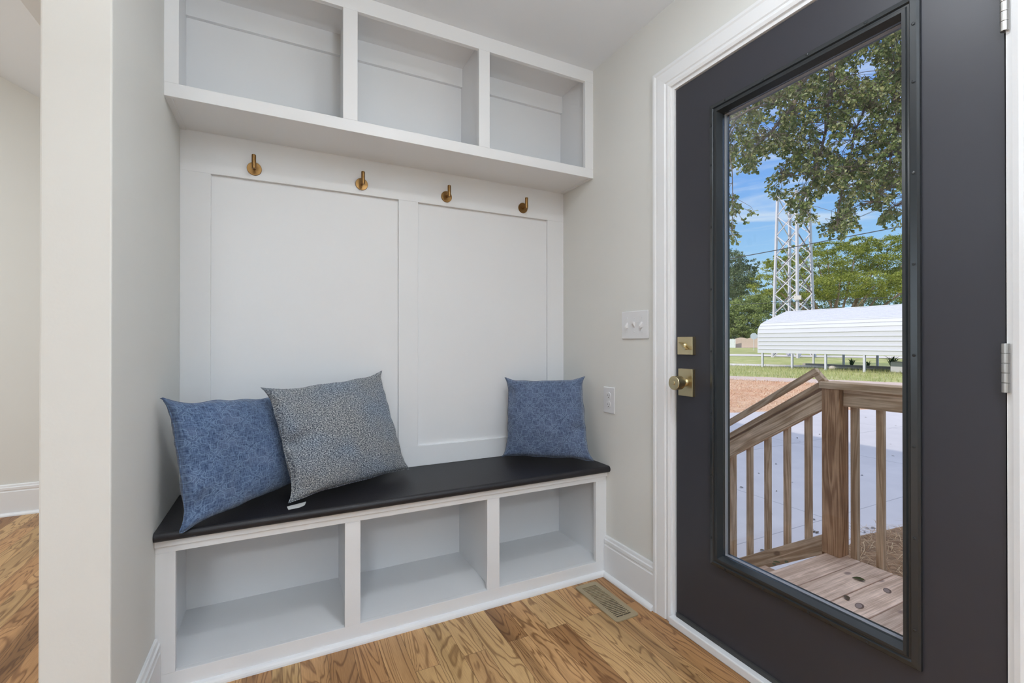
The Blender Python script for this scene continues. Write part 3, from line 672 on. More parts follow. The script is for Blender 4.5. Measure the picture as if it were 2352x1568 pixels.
pillow('pillow', [(-1.650, -.437, .514), (-1.285, -.110, .545), (-1.345, -.062, .895), (-1.708, -.388, .926)], .135, M_blueA, 2.3,
       'faded blue pillow with quatrefoil pattern at the left end of the bench', pinch=((.10, .16, .008, .016), (.03, .45, .01, .012)))
gp, gpe = pillow('pillow', [(-1.356, -.350, .532), (-.868, -.125, .535), (-.974, -.045, .972), (-1.446, -.245, .934)], .140, M_tweed, 7.9,
       'grey tweed pillow leaning against the leftmost blue pillow', pinch=((.07, .47, .003, .040), (.16, .50, .006, .022), (.09, .08, .003, .014)))
pillow('pillow', [(-.419, -.090, .533), (-.060, -.362, .533), (-.045, -.270, .932), (-.378, -.040, .921)], .140, M_blueB, 12.1,
       'slate blue quatrefoil pillow standing alone at the right end of the bench', pinch=((.9, .35, .006, .02), (.06, .8, .004, .02)))
m = MB(); a = Vector((-1.352, -.352, .5165)); m.add([a + Vector(v) for v in ((-.004, .02, .002), (.058, .045, .002), (.052, .012, .001), (.035, -.004, .0005), (-.0, -.012, .0008))], [(0, 1, 2, 3, 4)])
m.add([a + Vector(v) + Vector((0, 0, .0012)) for v in ((-.004, .02, .002), (.058, .045, .002), (.052, .012, .001), (.035, -.004, .0005), (-.0, -.012, .0008))], [(0, 1, 2, 3, 4)])
obj('care_label', m, M_tag, gp)

# ------------------------------------------------------------------ switch plate and outlet
sw = thing('light_switch_plate', 'white triple toggle light switch beside the door casing', 'light switch', (0, -.571, 1.168))
obj('plate', MB().box(-.006, 0, -.655, -.487, 1.1075, 1.2285), M_plastic, sw, bevel=.003, seg=3)
for k, y in enumerate((-.526, -.571, -.617)):
    m = MB(); up = 1 if k == 1 else -1
    m.add([(-.006, y - .005, 1.156), (-.006, y + .005, 1.156), (-.006, y + .005, 1.180), (-.006, y - .005, 1.180), (-.018, y - .004, 1.168 + up * .010 - .004), (-.018, y + .004, 1.168 + up * .010 - .004), (-.018, y + .004, 1.168 + up * .010 + .004), (-.018, y - .004, 1.168 + up * .010 + .004)],
          [(0, 1, 2, 3), (4, 7, 6, 5), (0, 4, 5, 1), (1, 5, 6, 2), (2, 6, 7, 3), (3, 7, 4, 0)])
    obj('toggle', m, M_plastic, sw, bevel=.001)
    for z in (1.138, 1.198): obj('screw', MB().lathe((-.006, y, z), (-1, 0, 0), [(0, .0032), (.0008, .0030)], 12), M_plastic, sw)
ol = thing('wall_outlet', 'white double wall outlet to the right of the slate blue pillow', 'outlet', (0, -.395, .8225))
obj('plate', MB().box(-.005, 0, -.435, -.355, .762, .883), M_plastic, ol, bevel=.003, seg=3)
for z in (.8435, .8015):
    rc = obj('receptacle', MB().lathe((-.004, -.395, z), (-1, 0, 0), [(0, .0170), (.0025, .0168), (.0030, .0160)], 28), M_plastic, ol)
    m = MB(); m.box(-.0073, -.0068, -.402, -.400, z - .002, z + .006); m.box(-.0073, -.0068, -.390, -.388, z - .002, z + .006); m.lathe((-.0069, -.395, z - .008), (-1, 0, 0), [(0, .0025), (.0004, .0025)], 10)
    obj('socket_slots', m, M_slot, rc)
obj('screw', MB().lathe((-.005, -.395, .8225), (-1, 0, 0), [(0, .003), (.0008, .0028)], 12), M_plastic, ol)

# ------------------------------------------------------------------ floor register
rg = thing('floor_register', 'tan metal floor register in the oak floor near the bench corner', 'floor vent', (-.147, -.55, 0))
RX0, RX1, RY0, RY1 = -.206, -.090, -.696, -.408
m = MB(); z0, z1 = .0005, .0045; sx0, sx1, sy0, sy1 = RX0 + .022, RX1 - .022, RY0 + .024, RY1 - .026
rc_ = .014; oc = [(RX1, RY1, 0), (RX0, RY1, 90), (RX0, RY0, 180), (RX1, RY0, 270)]; ic = [(sx1, sy1), (sx0, sy1), (sx0, sy0), (sx1, sy0)]
ou = []; inn = []
for (cx_, cy_, a_), (ix, iy) in zip(oc, ic):
    bx_ = cx_ + (-rc_ if cx_ > -.15 else rc_); by_ = cy_ + (-rc_ if cy_ > -.55 else rc_)
    for q in range(0, 91, 15): ou.append((bx_ + rc_ * math.cos(R_(a_ + q)), by_ + rc_ * math.sin(R_(a_ + q)))); inn.append((ix, iy))
n_ = len(ou); base_ = [(x, y, z0) for x, y in ou] + [(x, y, z1) for x, y in ou] + [(x, y, z1) for x, y in inn] + [(x, y, z0) for x, y in inn]
fcs = []
for q in range(n_):
    w_ = (q + 1) % n_; fcs.append((q, w_, w_ + n_, q + n_))
    if inn[q] == inn[w_]: fcs.append((q + n_, w_ + n_, q + 2 * n_))
    else: fcs.append((q + n_, w_ + n_, w_ + 2 * n_, q + 2 * n_)); fcs.append((q + 2 * n_, w_ + 2 * n_, w_ + 3 * n_, q + 3 * n_))
m.add(base_, fcs)
nS = 23; st = (sy1 - sy0) / nS
for k in range(1, nS): y = sy0 + k * st; m.box(sx0, sx1, y - .0022, y + .0022, z0 + .001, z1 - .0004)
m.box((sx0 + sx1) / 2 - .001, (sx0 + sx1) / 2 + .001, sy0, sy1, z0, z0 + .002)
obj('grille', m, M_reg, rg)
obj('duct_shade', MB().box(sx0 - .002, sx1 + .002, sy0 - .002, sy1 + .002, .0002, .0006), M_dark, rg)  # dark sheet standing in for the shade of the hole below
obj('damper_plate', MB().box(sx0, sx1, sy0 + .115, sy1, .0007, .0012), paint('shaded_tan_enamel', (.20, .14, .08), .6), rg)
obj('damper_lever', MB().box(sx1 - .020, sx1 - .012, sy0 + .004, sy0 + .016, .003, .008), M_reg, rg, bevel=.001)

# entry ceiling light (above the frame, casts the soft shade on the panelling)
cl = thing('ceiling_light', 'round white flush ceiling light above the entry', 'light fixture', (-.80, -1.42, H))
obj('trim_ring', MB().lathe((-.80, -1.42, H), (0, 0, -1), [(0, .12), (.012, .12), (.018, .10), (.018, .09)], 40), M_white, cl)

# made-up uplighter behind the camera, added to brighten the ceiling
fl = thing('added_uplight', 'slim black uplighter added unseen behind the viewpoint to brighten the ceiling', 'floor lamp', (-1.05, -2.75, 0))
obj('base', MB().lathe((-1.05, -2.75, 0), (0, 0, 1), [(0, .13), (.02, .13), (.028, .12), (.03, .02)], 32), M_frame, fl)
obj('pole', MB().lathe((-1.05, -2.75, .03), (0, 0, 1), [(0, .012), (1.62, .012)], 16), M_frame, fl)
obj('bowl_shade', MB().lathe((-1.05, -2.75, 1.63), (0, 0, 1), [(0, .02), (.03, .09), (.07, .15), (.10, .17), (.10, .165), (.075, .145)], 36), M_white, fl)

# ------------------------------------------------------------------ porch
PZ = -.05
deck = thing('porch_deck', 'unpainted treated pine porch deck outside the glass door', 'deck', (.75, -1.2, -.6))
y = -.636; XE = 1.335
db0 = None
for k in range(9):
    m = MB(); y1 = y - .140; m.box(.17, XE, y1, y, PZ - .036, PZ)
    o = obj('deck_board', m, M_lumX, deck, bevel=.004, origin=(.75, (y + y1) / 2, PZ)); y = y1 - .0055
yend = y
m = MB(); m.box(XE - .06, XE - .022, yend, -.64, PZ - .18, PZ - .038); m.box(.17, .21, yend, -.64, PZ - .18, PZ - .038); m.box(.17, XE - .022, -.68, -.642, PZ - .18, PZ - .038)
obj('rim_joist', m, M_lumX, deck)
for px_, py_ in ((.25, -.75), (1.25, -1.85), (.25, -1.85)): obj('support_post', MB().box(px_ - .044, px_ + .044, py_ - .044, py_ + .044, -.6, PZ - .038), M_lumZ, deck)
# front railing
rail = thing('porch_railing', 'level pine railing along the front of the porch right of the corner post', 'railing', (1.31, -.66, PZ))
XP0, XP1 = 1.270, 1.359
obj('post', MB().box(XP0, XP1, -.709, -.620, PZ, .842), M_post, rail, bevel=.003)
obj('cap_rail', MB().box(1.258, 1.395, -1.95, -.612, .842, .878), M_lumY, rail, bevel=.004)
obj('side_rail', MB().box(1.300, 1.338, -1.95, -.712, .752, .840), M_lumY, rail, bevel=.003)
m = MB(); b0 = None
for y in (-.742, -.860, -.978, -1.096, -1.214, -1.332, -1.45, -1.568, -1.686, -1.804):
    if b0 is None: b0 = obj('baluster', MB().box(1.340, 1.371, -.0155, .0155, PZ - .14, .838), M_lumZ, rail, bevel=.002, origin=(1.31, 0, PZ)); c = b0
    else: c = b0.copy(); COL.objects.link(c)
    c.location = (0, y + .66, 0)
obj('end_post', MB().box(XP0, XP1, -2.04, -1.951, PZ, .842), M_post, rail, bevel=.003)
# stair railing, falls towards +y
SL = .668           # fall per metre
def sz(y, z0): return z0 - (-.600 - y) * -SL if False else z0 - (y + .600) * SL
srl = thing('stair_railing', 'sloping pine stair railing with an upper handrail left of the corner post', 'railing', (1.31, .1, -.6))
ye = .62
def sloped(name, x, w, y0, y1, ztop0, h, mat=M_lumS):
    m = MB(); a = [(x - w / 2, y0, sz(y0, ztop0)), (x + w / 2, y0, sz(y0, ztop0)), (x + w / 2, y0, sz(y0, ztop0) - h), (x - w / 2, y0, sz(y0, ztop0) - h)]
    b = [(p[0], y1, p[2] - (y1 - y0) * SL) for p in a]
    m.add(a + b, [(0, 1, 2, 3), (7, 6, 5, 4), (0, 4, 5, 1), (1, 5, 6, 2), (2, 6, 7, 3), (3, 7, 4, 0)]); return obj(name, m, mat, srl, bevel=.003)
sloped('cap_rail', 1.318, .089, -.611, ye, .873, .036)
sloped('side_rail', 1.305, .038, -.618, ye, .822, .108)
sloped('bottom_rail', 1.296, .038, -.618, ye, .030, .110)
b1 = None
for y in (-.535, -.410, -.287, -.163, -.040, .075, .195, .315, .435, .555):
    m = MB(); zt, zb = sz(y, .822) - .02, sz(y, .030) - .08; m.box(1.326, 1.357, y + .012, y + .043, zb, zt); obj('baluster', m, M_lumZ, srl, bevel=.002)
obj('end_post', MB().box(1.262, 1.351, ye, ye + .089, -.6, sz(ye, .86)), M_post, srl, bevel=.003)
t2 = .0172; sl_ = math.atan(SL); A = Vector((ye + .05, .9265 - (ye + .05 + .5565) * SL)); B = Vector((-.5565, .9265)); C_ = Vector((-.607, .868))
d1_ = (B - A).normalized(); d2_ = (C_ - B).normalized(); n1_ = Vector((-d1_.y, d1_.x)); n2_ = Vector((-d2_.y, d2_.x)); mt = (n1_ + n2_).normalized(); ml_ = t2 / mt.dot(n1_)
pf = [A + n1_ * t2, B + mt * ml_, C_ + n2_ * t2, C_ - n2_ * t2, B - mt * ml_, A - n1_ * t2]
m = MB(); m.prism([tuple(q) for q in pf], (1.308, 0, 0), (1.342, 0, 0), (0, 1, 0), (0, 0, 1)); obj('handrail', m, M_lumS, srl, bevel=.003)
# steps
stp = thing('porch_steps', 'pine steps going down from the left edge of the porch', 'steps', (.72, -.2, -.6))
for k in range(2): obj('tread', MB().box(.20, 1.20, -.628 + k * .27 + .012, -.628 + (k + 1) * .27 + .02, PZ - .18 * (k + 1) - .036, PZ - .18 * (k + 1)), M_lumX, stp, bevel=.004)
for x in (.22, 1.16):
    m = MB(); prof = [(-.635, PZ - .04), (-.635, -.6), (-.10, -.6), (-.06, -.44), (-.07, PZ - .40), (-.34, PZ - .40), (-.34, PZ - .22), (-.62, PZ - .22)]
    m.prism(prof, (x, 0, 0), (x + .038, 0, 0), (0, 1, 0), (0, 0, 1)); obj('stringer', m, M_lumY, stp)

# two big knots in the boards
def knot(px, py, a, b_, rot):
    ry = P(px, py, 1) - CAM; p = CAM + ry * ((PZ + .0006 - CAM.z) / ry.z); best = min((c for c in deck.children if c.name.startswith('deck_board')), key=lambda c: abs(abspos(c).y - p.y))
    m = MB(); m.lathe((p.x, p.y, PZ), (0, 0, 1), [(0, 1), (.0008, 1)], 20); m.v = [(p.x + (v[0] - p.x) * a * math.cos(rot) - (v[1] - p.y) * b_ * math.sin(rot), p.y + (v[0] - p.x) * a * math.sin(rot) + (v[1] - p.y) * b_ * math.cos(rot), v[2]) for v in m.v]
    k = obj('knot', m, M_knot, best)
    m2 = MB(); m2.lathe((p.x, p.y, PZ), (0, 0, 1), [(0, 1), (.0012, 1)], 20); m2.v = [(p.x + (v[0] - p.x) * a * .8 * math.cos(rot) - (v[1] - p.y) * b_ * .7 * math.sin(rot) - .002, p.y + (v[0] - p.x) * a * .8 * math.sin(rot) + (v[1] - p.y) * b_ * .7 * math.cos(rot) + .0015, v[2]) for v in m2.v]
    obj('knot_core', m2, M_knotc, k)
M_knot = paint('dark_knot_rim', (.16, .10, .08), .8); M_knotc = paint('grey_brown_knot', (.34, .25, .22), .8, var=.2)
knot(2038, 1356, .026, .015, .5); knot(1974, 1391, .028, .016, .3)
# fallen leaves on the deck
def leaf_outline(kind):
    if kind == 'oak':   # obovate, three shallow lobes at the tip
        return [(0, 0), (.05, .2), (.09, .42), (.17, .58), (.26, .68), (.29, .80), (.23, .89), (.14, .88), (.10, .97), (0, 1.02), (-.10, .97), (-.14, .88), (-.23, .89), (-.29, .80), (-.26, .68), (-.17, .58), (-.09, .42), (-.05, .2)]
    return [(0, 0), (.18, .2), (.28, .45), (.24, .7), (.1, .9), (0, 1), (-.1, .9), (-.24, .7), (-.28, .45), (-.18, .2)]
def add_leaf(m, p, d, n, size, kind='oak', cup=.12):
    d = d.normalized(); u = d.cross(n)
    if u.length < 1e-3: u = d.cross(Vector((.3, .5, .8)))
    u.normalize(); n = u.cross(d)
    ol = leaf_outline(kind); base = len(m.v)
    for a, b in ol: m.v.append(tuple(p + size * (u * a + d * b + n * (cup * abs(a) * 1.5 - cup * b * b))))
    k = len(ol); h = k // 2
    m.f.append(tuple(base + i for i in range(0, h + 1))); m.f.append(tuple([base] + [base + i for i in range(h, k)]))
def deck_leaf(px, py, size, ang, label, mat, kind='plain', lift=.006, z=PZ):
    ray = (P(px, py, 1) - CAM); p = CAM + ray * ((z + .003 - CAM.z) / ray.z)
    m = MB(); m.open = True; add_leaf(m, Vector((0, 0, 0)), Vector((math.cos(ang), math.sin(ang), .1)), Vector((0, 0, 1)), size, kind, .15)
    m.v = [(v[0], v[1], v[2] + .003) for v in m.v]; zmin = min(v[2] for v in m.v); m.v = [(v[0], v[1], v[2] - zmin) for v in m.v]
    o = obj('fallen_leaf', m, mat, origin=None); o.location = p; return tag(o, label, 'leaf', 'fallen leaves on the porch deck')
deck_leaf(1780, 1299, 0.030, .9, 'dark green curled leaf on the deck, leftmost of three by the rail', M_greenleaf)
deck_leaf(1793, 1293, 0.035, 2.2, 'dark green leaf on the deck, middle one of three by the rail', M_greenleaf)
deck_leaf(1805, 1293, 0.033, .4, 'dark green leaf on the deck, rightmost of three by the rail', M_greenleaf)
deck_leaf(1989, 1335, 0.054, 1.9, 'flat olive leaf lying across a deck board seam', M_greenleaf)
deck_leaf(1941, 1367, 0.043, 3.9, 'small dark leaf at the third deck board seam', M_deadleaf)
deck_leaf(1855, 1378, 0.050, 5.0, 'thin brown leaf on the deck near the left of the glass', M_deadleaf)

# ------------------------------------------------------------------ yard
def gz(x, y): return -.6 + max(0, .894 * x + .447 * y - 36) * .022
GD = Vector((.447, -.894)); GN = Vector((.894, .447))
def nxy(n, s_): q = GN * n + GD * s_; return q.x, q.y
def strip(name, n0, n1, s0, s1, dz, mat, steps=1, w0=None, w1=None, label=None):
    """band of ground between two lines parallel to the road"""
    m = MB(); m.open = True; K = 24; ns = [n0 + (n1 - n0) * i / steps for i in range(steps + 1)]
    for n in ns:
        for k in range(K + 1):
            s_ = s0 + (s1 - s0) * k / K; x, y = nxy(n + .12 * math.sin(s_ * .7 + n0), s_); m.v.append((x, y, gz(x, y) + dz))
    for i in range(steps):
        for k in range(K): a = i * (K + 1) + k; m.f.append((a, a + 1, a + K + 2, a + K + 1))
    return struct(name, m, mat, label=label)
m = MB(); m.open = True; K = 40
for i in range(K + 1):
    for j in range(K + 1):
        x, y = -12 + 132 * i / K, -60 + 150 * j / K; m.v.append((x, y, gz(x, y) - .02))
for i in range(K):
    for j in range(K): a = i * (K + 1) + j; m.f.append((a, a + K + 1, a + K + 2, a + 1))
struct('ground_lawn', m, M_grass)
strip('ground_road', 21.0, 23.6, -40, 30, .0, M_road)
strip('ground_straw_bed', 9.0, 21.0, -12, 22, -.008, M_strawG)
strip('ground_sidewalk', 35.3, 37.9, -45, 12, .01, M_walk)
strip('ground_driveway', 50.8, 55.0, -60, 25, .01, M_walk, 3)
strip('ground_street', 79, 92, -70, 20, .01, M_walk, 3)
def slab(name, pts, z0, z1, mat):
    m = MB(); n = len(pts); m.add([(x, y, z0) for x, y in pts] + [(x, y, z1) for x, y in pts], [tuple(range(n))[::-1], tuple(range(n, 2 * n))] + [(i, (i + 1) % n, (i + 1) % n + n, i + n) for i in range(n)])
    return struct(name, m, mat)
slab('ground_patio', [(.17, -.30), (1.4, -.30), (3.1, .12), (3.9, .05), (4.8, -.6), (5.2, -4), (5.4, -10), (18, -10), (18, 2.6), (13.5, 3.8), (9.3, 5.28), (8.2, 5.56), (5, 6.6), (.17, 8.6)], -.70, -.60, M_conc)
m = MB()
for x in (3.322, 6.4, 9.5): m.box(x - .004, x + .004, -9 if x > 6 else .15, 8.0 if x < 4 else (5.9 if x < 7 else 5.1), -.6005, -.5988)
for y in (.50, 2.71, -2.2): m.box(.3 if y > 0 else 5.3, 17, y - .004, y + .004, -.6005, -.5988)
struct('ground_patio_joints', m, paint('joint_shadow', (.42, .40, .42), .9))
# straw, near bed and far bed
def straws(name, cnt, sampler, lmin, lmax, wd, mat, zspread, label, z0=-.6, cat='pine straw'):
    m = MB(); m.open = True; rn = random.Random(cnt)
    for _ in range(cnt):
        x, y = sampler(rn); z = z0 + rn.random() * zspread; a = rn.random() * 6.283; l = rn.uniform(lmin, lmax); tl = rn.uniform(-.35, .35)
        d = Vector((math.cos(a), math.sin(a), tl)); u = Vector((-math.sin(a), math.cos(a), 0)) * wd; c = Vector((rn.uniform(-.2, .2) * l, rn.uniform(-.2, .2) * l, .15 * l))
        p = Vector((x, y, z)); q = p + d * l; md = (p + q) / 2 + c; b = len(m.v)
        m.v += [tuple(v) for v in (p - u, p + u, md - u, md + u, q - u * .5, q + u * .5)]; m.f += [(b, b + 1, b + 3, b + 2), (b + 2, b + 3, b + 5, b + 4)]
    return tag(obj(name, m, mat), label, cat, kind='stuff')
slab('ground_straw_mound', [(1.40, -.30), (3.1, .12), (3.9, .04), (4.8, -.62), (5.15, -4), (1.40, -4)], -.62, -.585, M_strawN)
def near_s(rn):
    while 1:
        x, y = rn.uniform(1.42, 4.9), rn.uniform(-2.6, .16)
        if y < .14 - max(0, x - 3.2) * .35 - max(0, 3.1 - x) * .25: return x, y
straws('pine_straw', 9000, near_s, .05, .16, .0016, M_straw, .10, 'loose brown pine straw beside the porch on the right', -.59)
def far_s(rn):
    while 1:
        n, s_ = rn.uniform(9.3, 21), rn.uniform(-9, 10); x, y = nxy(n, s_)
        if y > 5.6 - .30 * (x - 8) and x > 4: return x, y
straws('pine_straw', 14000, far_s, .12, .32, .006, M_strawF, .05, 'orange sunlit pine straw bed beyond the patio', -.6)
# grass fringe
def gr_s(rn): return nxy(rn.uniform(23.4, 34.8), rn.uniform(-14, 14))
m = MB(); m.open = True; rn = random.Random(5)
for _ in range(16000):
    x, y = gr_s(rn); h = rn.uniform(.05, .22) * (1.6 if rn.random() < .08 else 1); a = rn.random() * 6.28; w = .012; u = Vector((math.cos(a), math.sin(a), 0)) * w
    p = Vector((x, y, -.61)); q = p + Vector((rn.uniform(-.06, .06), rn.uniform(-.06, .06), h)); b = len(m.v)
    m.v += [tuple(p - u), tuple(p + u), tuple(q)]; m.f.append((b, b + 1, b + 2))
tag(obj('tall_grass', m, M_grassb), 'unmown grass strip between the road and the carport', 'grass', kind='stuff')
# leaf litter on the patio
rn = random.Random(11)
lit = [(1777, 1002), (1803, 995), (1884, 997), (1930, 989), (1830, 1005), (1837, 1014), (1782, 1066), (1741, 1086), (1699, 1120), (1672, 1106), (1821, 1108), (1785, 1127), (1774, 1182), (1868, 1194), (1870, 1217), (1873, 1220), (1881, 1222), (1730, 1262), (1746, 1266), (1985, 958), (2060, 978), (2048, 1020), (2047, 1046), (1985, 1212), (2000, 1213), (1984, 1223), (1671, 1231), (1671, 1237), (1980, 1092), (1855, 983)]
first = None
for k, (a, b) in enumerate(lit):
    ry = P(a, b, 1) - CAM; p = CAM + ry * ((-.597 - CAM.z) / ry.z)
    if first is None:
        m = MB(); m.open = True; add_leaf(m, Vector((0, 0, .002)), Vector((1, 0, .0)), Vector((0, 0, 1)), .07, 'plain', .12); zm = min(v[2] for v in m.v); m.v = [(v[0], v[1], v[2] - zm + .001) for v in m.v]
        first = obj('dry_leaf', m, M_deadleaf); c = first; tag(c, 'small dry leaf lying on the pale concrete patio', 'leaf', 'dry leaves scattered on the patio')
    else: c = first.copy(); COL.objects.link(c)
    c.location = p; c.rotation_euler = (0, 0, rn.random() * 6.28); sc = rn.uniform(.4, .85); c.scale = (sc, sc * .8, sc)

# ------------------------------------------------------------------ carport
cp = thing('carport', 'long white metal carport with ribbed roof and open legs across the road', 'carport', (31.7, 14, -.6))
half = [(28.68, .40), (28.68, 1.78), (28.72, 2.0), (28.82, 2.18), (29.04, 2.43), (29.40, 2.58), (30.64, 2.99), (31.70, 3.34)]
CX = 31.70; prof = half + [(2 * CX - x, z) for x, z in half[-2::-1]]
YA, YB = 4.0, 19.2
def outset(prof, t_):
    o = []
    for i, (x, z) in enumerate(prof):
        a = prof[max(i - 1, 0)]; b = prof[min(i + 1, len(prof) - 1)]; d = Vector((b[0] - a[0], b[1] - a[1])).normalized(); o.append((x - d.y * -t_ * -1, z + d.x * t_))
    return o
m = MB(); o2 = outset(prof, .02); m.prism(prof + o2[::-1], (0, YA, 0), (0, YB, 0), (1, 0, 0), (0, 0, 1))
def along(prof, dist):
    for i in range(len(prof) - 1):
        a, b = Vector(prof[i]), Vector(prof[i + 1]); l = (b - a).length
        if dist <= l: return a + (b - a) * dist / l, (b - a).normalized()
        dist -= l
    return None, None
k = 0; dd = .28
while True:
    p, t_ = along(prof, dd)
    if p is None: break
    n = Vector((-t_.y, t_.x)); w = .035
    q = [p - t_ * w + n * .018, p - t_ * w * .9 + n * .065, p + t_ * w * .6 + n * .065, p + t_ * w + n * .018]
    m.prism([tuple(v) for v in q], (0, YA, 0), (0, YB, 0), (1, 0, 0), (0, 0, 1)); dd += .275
obj('ribbed_sheeting', m, M_carp, cp)
m = MB()
for i in range(len(prof) - 1): m.beam((prof[i][0], YB + .015, prof[i][1]), (prof[i + 1][0], YB + .015, prof[i + 1][1]), .05, .10, (0, 1, 0))
obj('end_trim', m, M_carp, cp)
leg0 = None
for x in (28.74, 2 * CX - 28.74):
    for y in (18.95, 16.85, 14.75, 12.63, 10.5, 8.4, 6.3):
        if leg0 is None: leg0 = obj('leg', MB().box(-.055, .055, -.055, .055, -.0, 2.2), M_galv, cp, origin=(0, 0, 0)); c = leg0
        else: c = leg0.copy(); COL.objects.link(c)
        c.location = Vector((x, y, -.6)) - cp.location
# things under the carport
bp_ = MB().box(32.4, 33.35, 10.6, 11.55, -.6, 1.2); tag(obj('masonry_pillar', bp_, M_brick), 'brown brick pier under the right part of the carport', 'pillar')
m = MB().box(29.9, 30.5, 11.0, 11.9, -.6, .02); tag(obj('utility_box', m, M_bin, bevel=.06), 'pale grey plastic box standing in the grass under the carport', 'box')
m = MB(); m.tube([(29.84, 11.25, -.42), (29.85, 11.35, -.30), (29.86, 11.45, -.26)], [.03, .05, .02], 6)
tag(obj('garden_edging', MB().box(33.4, 33.6, 8, 19, -.6, -.42), M_timber), 'grey landscape timber edging along the back of the carport', 'edging')
def strap_plant(name, x, y, n, h, label, seed):
    rn = random.Random(seed); m = MB(); m.open = True
    for _ in range(n):
        a = rn.random() * 6.28; l = h * rn.uniform(.6, 1); lean = rn.uniform(.2, .8); w = .035
        u = Vector((-math.sin(a), math.cos(a), 0)) * w; p = Vector((x, y, -.6)); b = len(m.v)
        q1 = p + Vector((math.cos(a) * lean * l * .4, math.sin(a) * lean * l * .4, l * .6)); q2 = p + Vector((math.cos(a) * lean * l, math.sin(a) * lean * l, l * (.95 - lean * .35)))
        m.v += [tuple(v) for v in (p - u, p + u, q1 - u, q1 + u, q2)]; m.f += [(b, b + 1, b + 3, b + 2), (b + 2, b + 3, b + 4)]
    return tag(obj(name, m, M_iris), label, 'plant')
strap_plant('strap_leaf_plant', 34.0, 13.6, 46, 1.15, 'large dark strap-leaved plant under the carport near the brick pier', 3)
strap_plant('strap_leaf_plant', 34.0, 16.0, 22, .85, 'narrow leafy plant under the middle of the carport', 4)
strap_plant('strap_leaf_plant', 34.0, 15.0, 18, .70, 'short arching plant between the two taller plants under the carport', 6)
strap_plant('strap_leaf_plant', 34.1, 11.9, 30, .95, 'bright leafy plant beside the brick pier', 8)
m = MB(); m.lathe((30.2, 15.15, -.6), (0, 0, 1), [(0, .18), (.10, .22), (.2, .16), (.24, .05)], 9)
tag(obj('garden_rock', m, M_walk), 'small whitish rock in the grass behind the handrail peak', 'rock')

# ------------------------------------------------------------------ lattice tower
TC = Vector((43.3, 25.9, 0)); TZ0 = -.38
tw = thing('lattice_tower', 'tall grey steel lattice tower rising behind the carport', 'tower', (TC.x, TC.y, TZ0))
vdir = (TC - CAM); vdir.z = 0; vdir.normalize(); a0 = math.atan2(vdir.y, vdir.x)
def corner(k, z):
    r = 1.79 - (z + .38) * .0285; a = a0 + R_(90 + 12) + k * math.pi / 2
    return Vector((TC.x + r * math.cos(a), TC.y + r * math.sin(a), z))
TZ1 = 15.6
for k in range(4):
    m = MB(); m.beam(corner(k, TZ0), corner(k, TZ1), .20, .20, (math.cos(a0 + k * math.pi / 2 + .8), math.sin(a0 + k * math.pi / 2 + .8), 0)); obj('leg', m, M_tower, tw)
zn = [TZ0] + [.07 + 1.93 * i for i in range(1, 9)]
for i in range(len(zn) - 1):
    for k in range(4):
        for (za, zb) in ((zn[i], zn[i + 1]), (zn[i + 1], zn[i])):
            m = MB(); A = corner(k, za); B = corner((k + 1) % 4, zb); m.beam(A, B, .075, .075); obj('brace', m, M_towerd if (za > zb and k % 2) else M_tower, tw)
p = corner(2, 5.2)
near = min(range(4), key=lambda k: (corner(k, 3) - CAM).length)
cpt = corner(near, 5.35); m = MB(); q = cpt - vdir * .24; sv = vdir.cross(Vector((0, 0, 1)))
m.add([q + sv * .3 + Vector((0, 0, -.2)), q - sv * .3 + Vector((0, 0, -.2)), q - sv * .3 + Vector((0, 0, .2)), q + sv * .3 + Vector((0, 0, .2))] + [q + vdir * .03 + sv * .3 + Vector((0, 0, -.2)), q + vdir * .03 - sv * .3 + Vector((0, 0, -.2)), q + vdir * .03 - sv * .3 + Vector((0, 0, .2)), q + vdir * .03 + sv * .3 + Vector((0, 0, .2))],
      [(0, 1, 2, 3), (7, 6, 5, 4), (0, 4, 5, 1), (1, 5, 6, 2), (2, 6, 7, 3), (3, 7, 4, 0)])
obj('warning_plate', m, M_walk, tw)

# ------------------------------------------------------------------ wires
def wire(a, b, sag, r, label):
    a = a + (a - b) * .7
    m = MB(); pts = []
    for i in range(25):
        t_ = i / 24; p = a.lerp(b, t_); p.z -= sag * 4 * t_ * (1 - t_); pts.append(p)
    m.tube(pts, r, 6); tag(obj('overhead_cable', m, M_wire), label, 'cable', 'overhead cables crossing the yard')
wire(P(1400, 634, 40), P(2500, 435, 24), .35, .030, 'thick overhead cable sloping up to the right in front of the tower')
wire(P(1400, 701, 40), P(2500, 657, 30), .35, .018, 'thin overhead cable just above the carport roof')
wire(P(1400, 676, 60), P(2500, 668, 60), .2, .018, 'thin overhead cable crossing the tree at the far left of the glass')

# ------------------------------------------------------------------ fences and sign far away
def ground_at(px, d):
    p = P(px, 787, d); p.z = gz(p.x, p.y); return p
fa, fb = ground_at(1610, 76), ground_at(1688, 74)
fw_ = thing('picket_fence', 'white picket fence in the far left distance', 'fence', fa)
n = 26; pk = None
for i in range(n):
    p = fa.lerp(fb, i / (n - 1)); m = MB()
    if pk is None:
        m.box(-.09, .09, -.02, .02, 0, 1.35); m.add([(-.09, -.02, 1.35), (.09, -.02, 1.35), (.09, .02, 1.35), (-.09, .02, 1.35), (0, -.02, 1.45), (0, .02, 1.45)], [(0, 1, 4), (3, 5, 2), (1, 2, 5, 4), (0, 4, 5, 3)])
        pk = obj('picket', m, M_pickw, fw_, origin=(0, 0, 0)); c = pk
    else: c = pk.copy(); COL.objects.link(c)
    c.location = p - fa; c.rotation_euler = (0, 0, math.atan2(fb.y - fa.y, fb.x - fa.x))
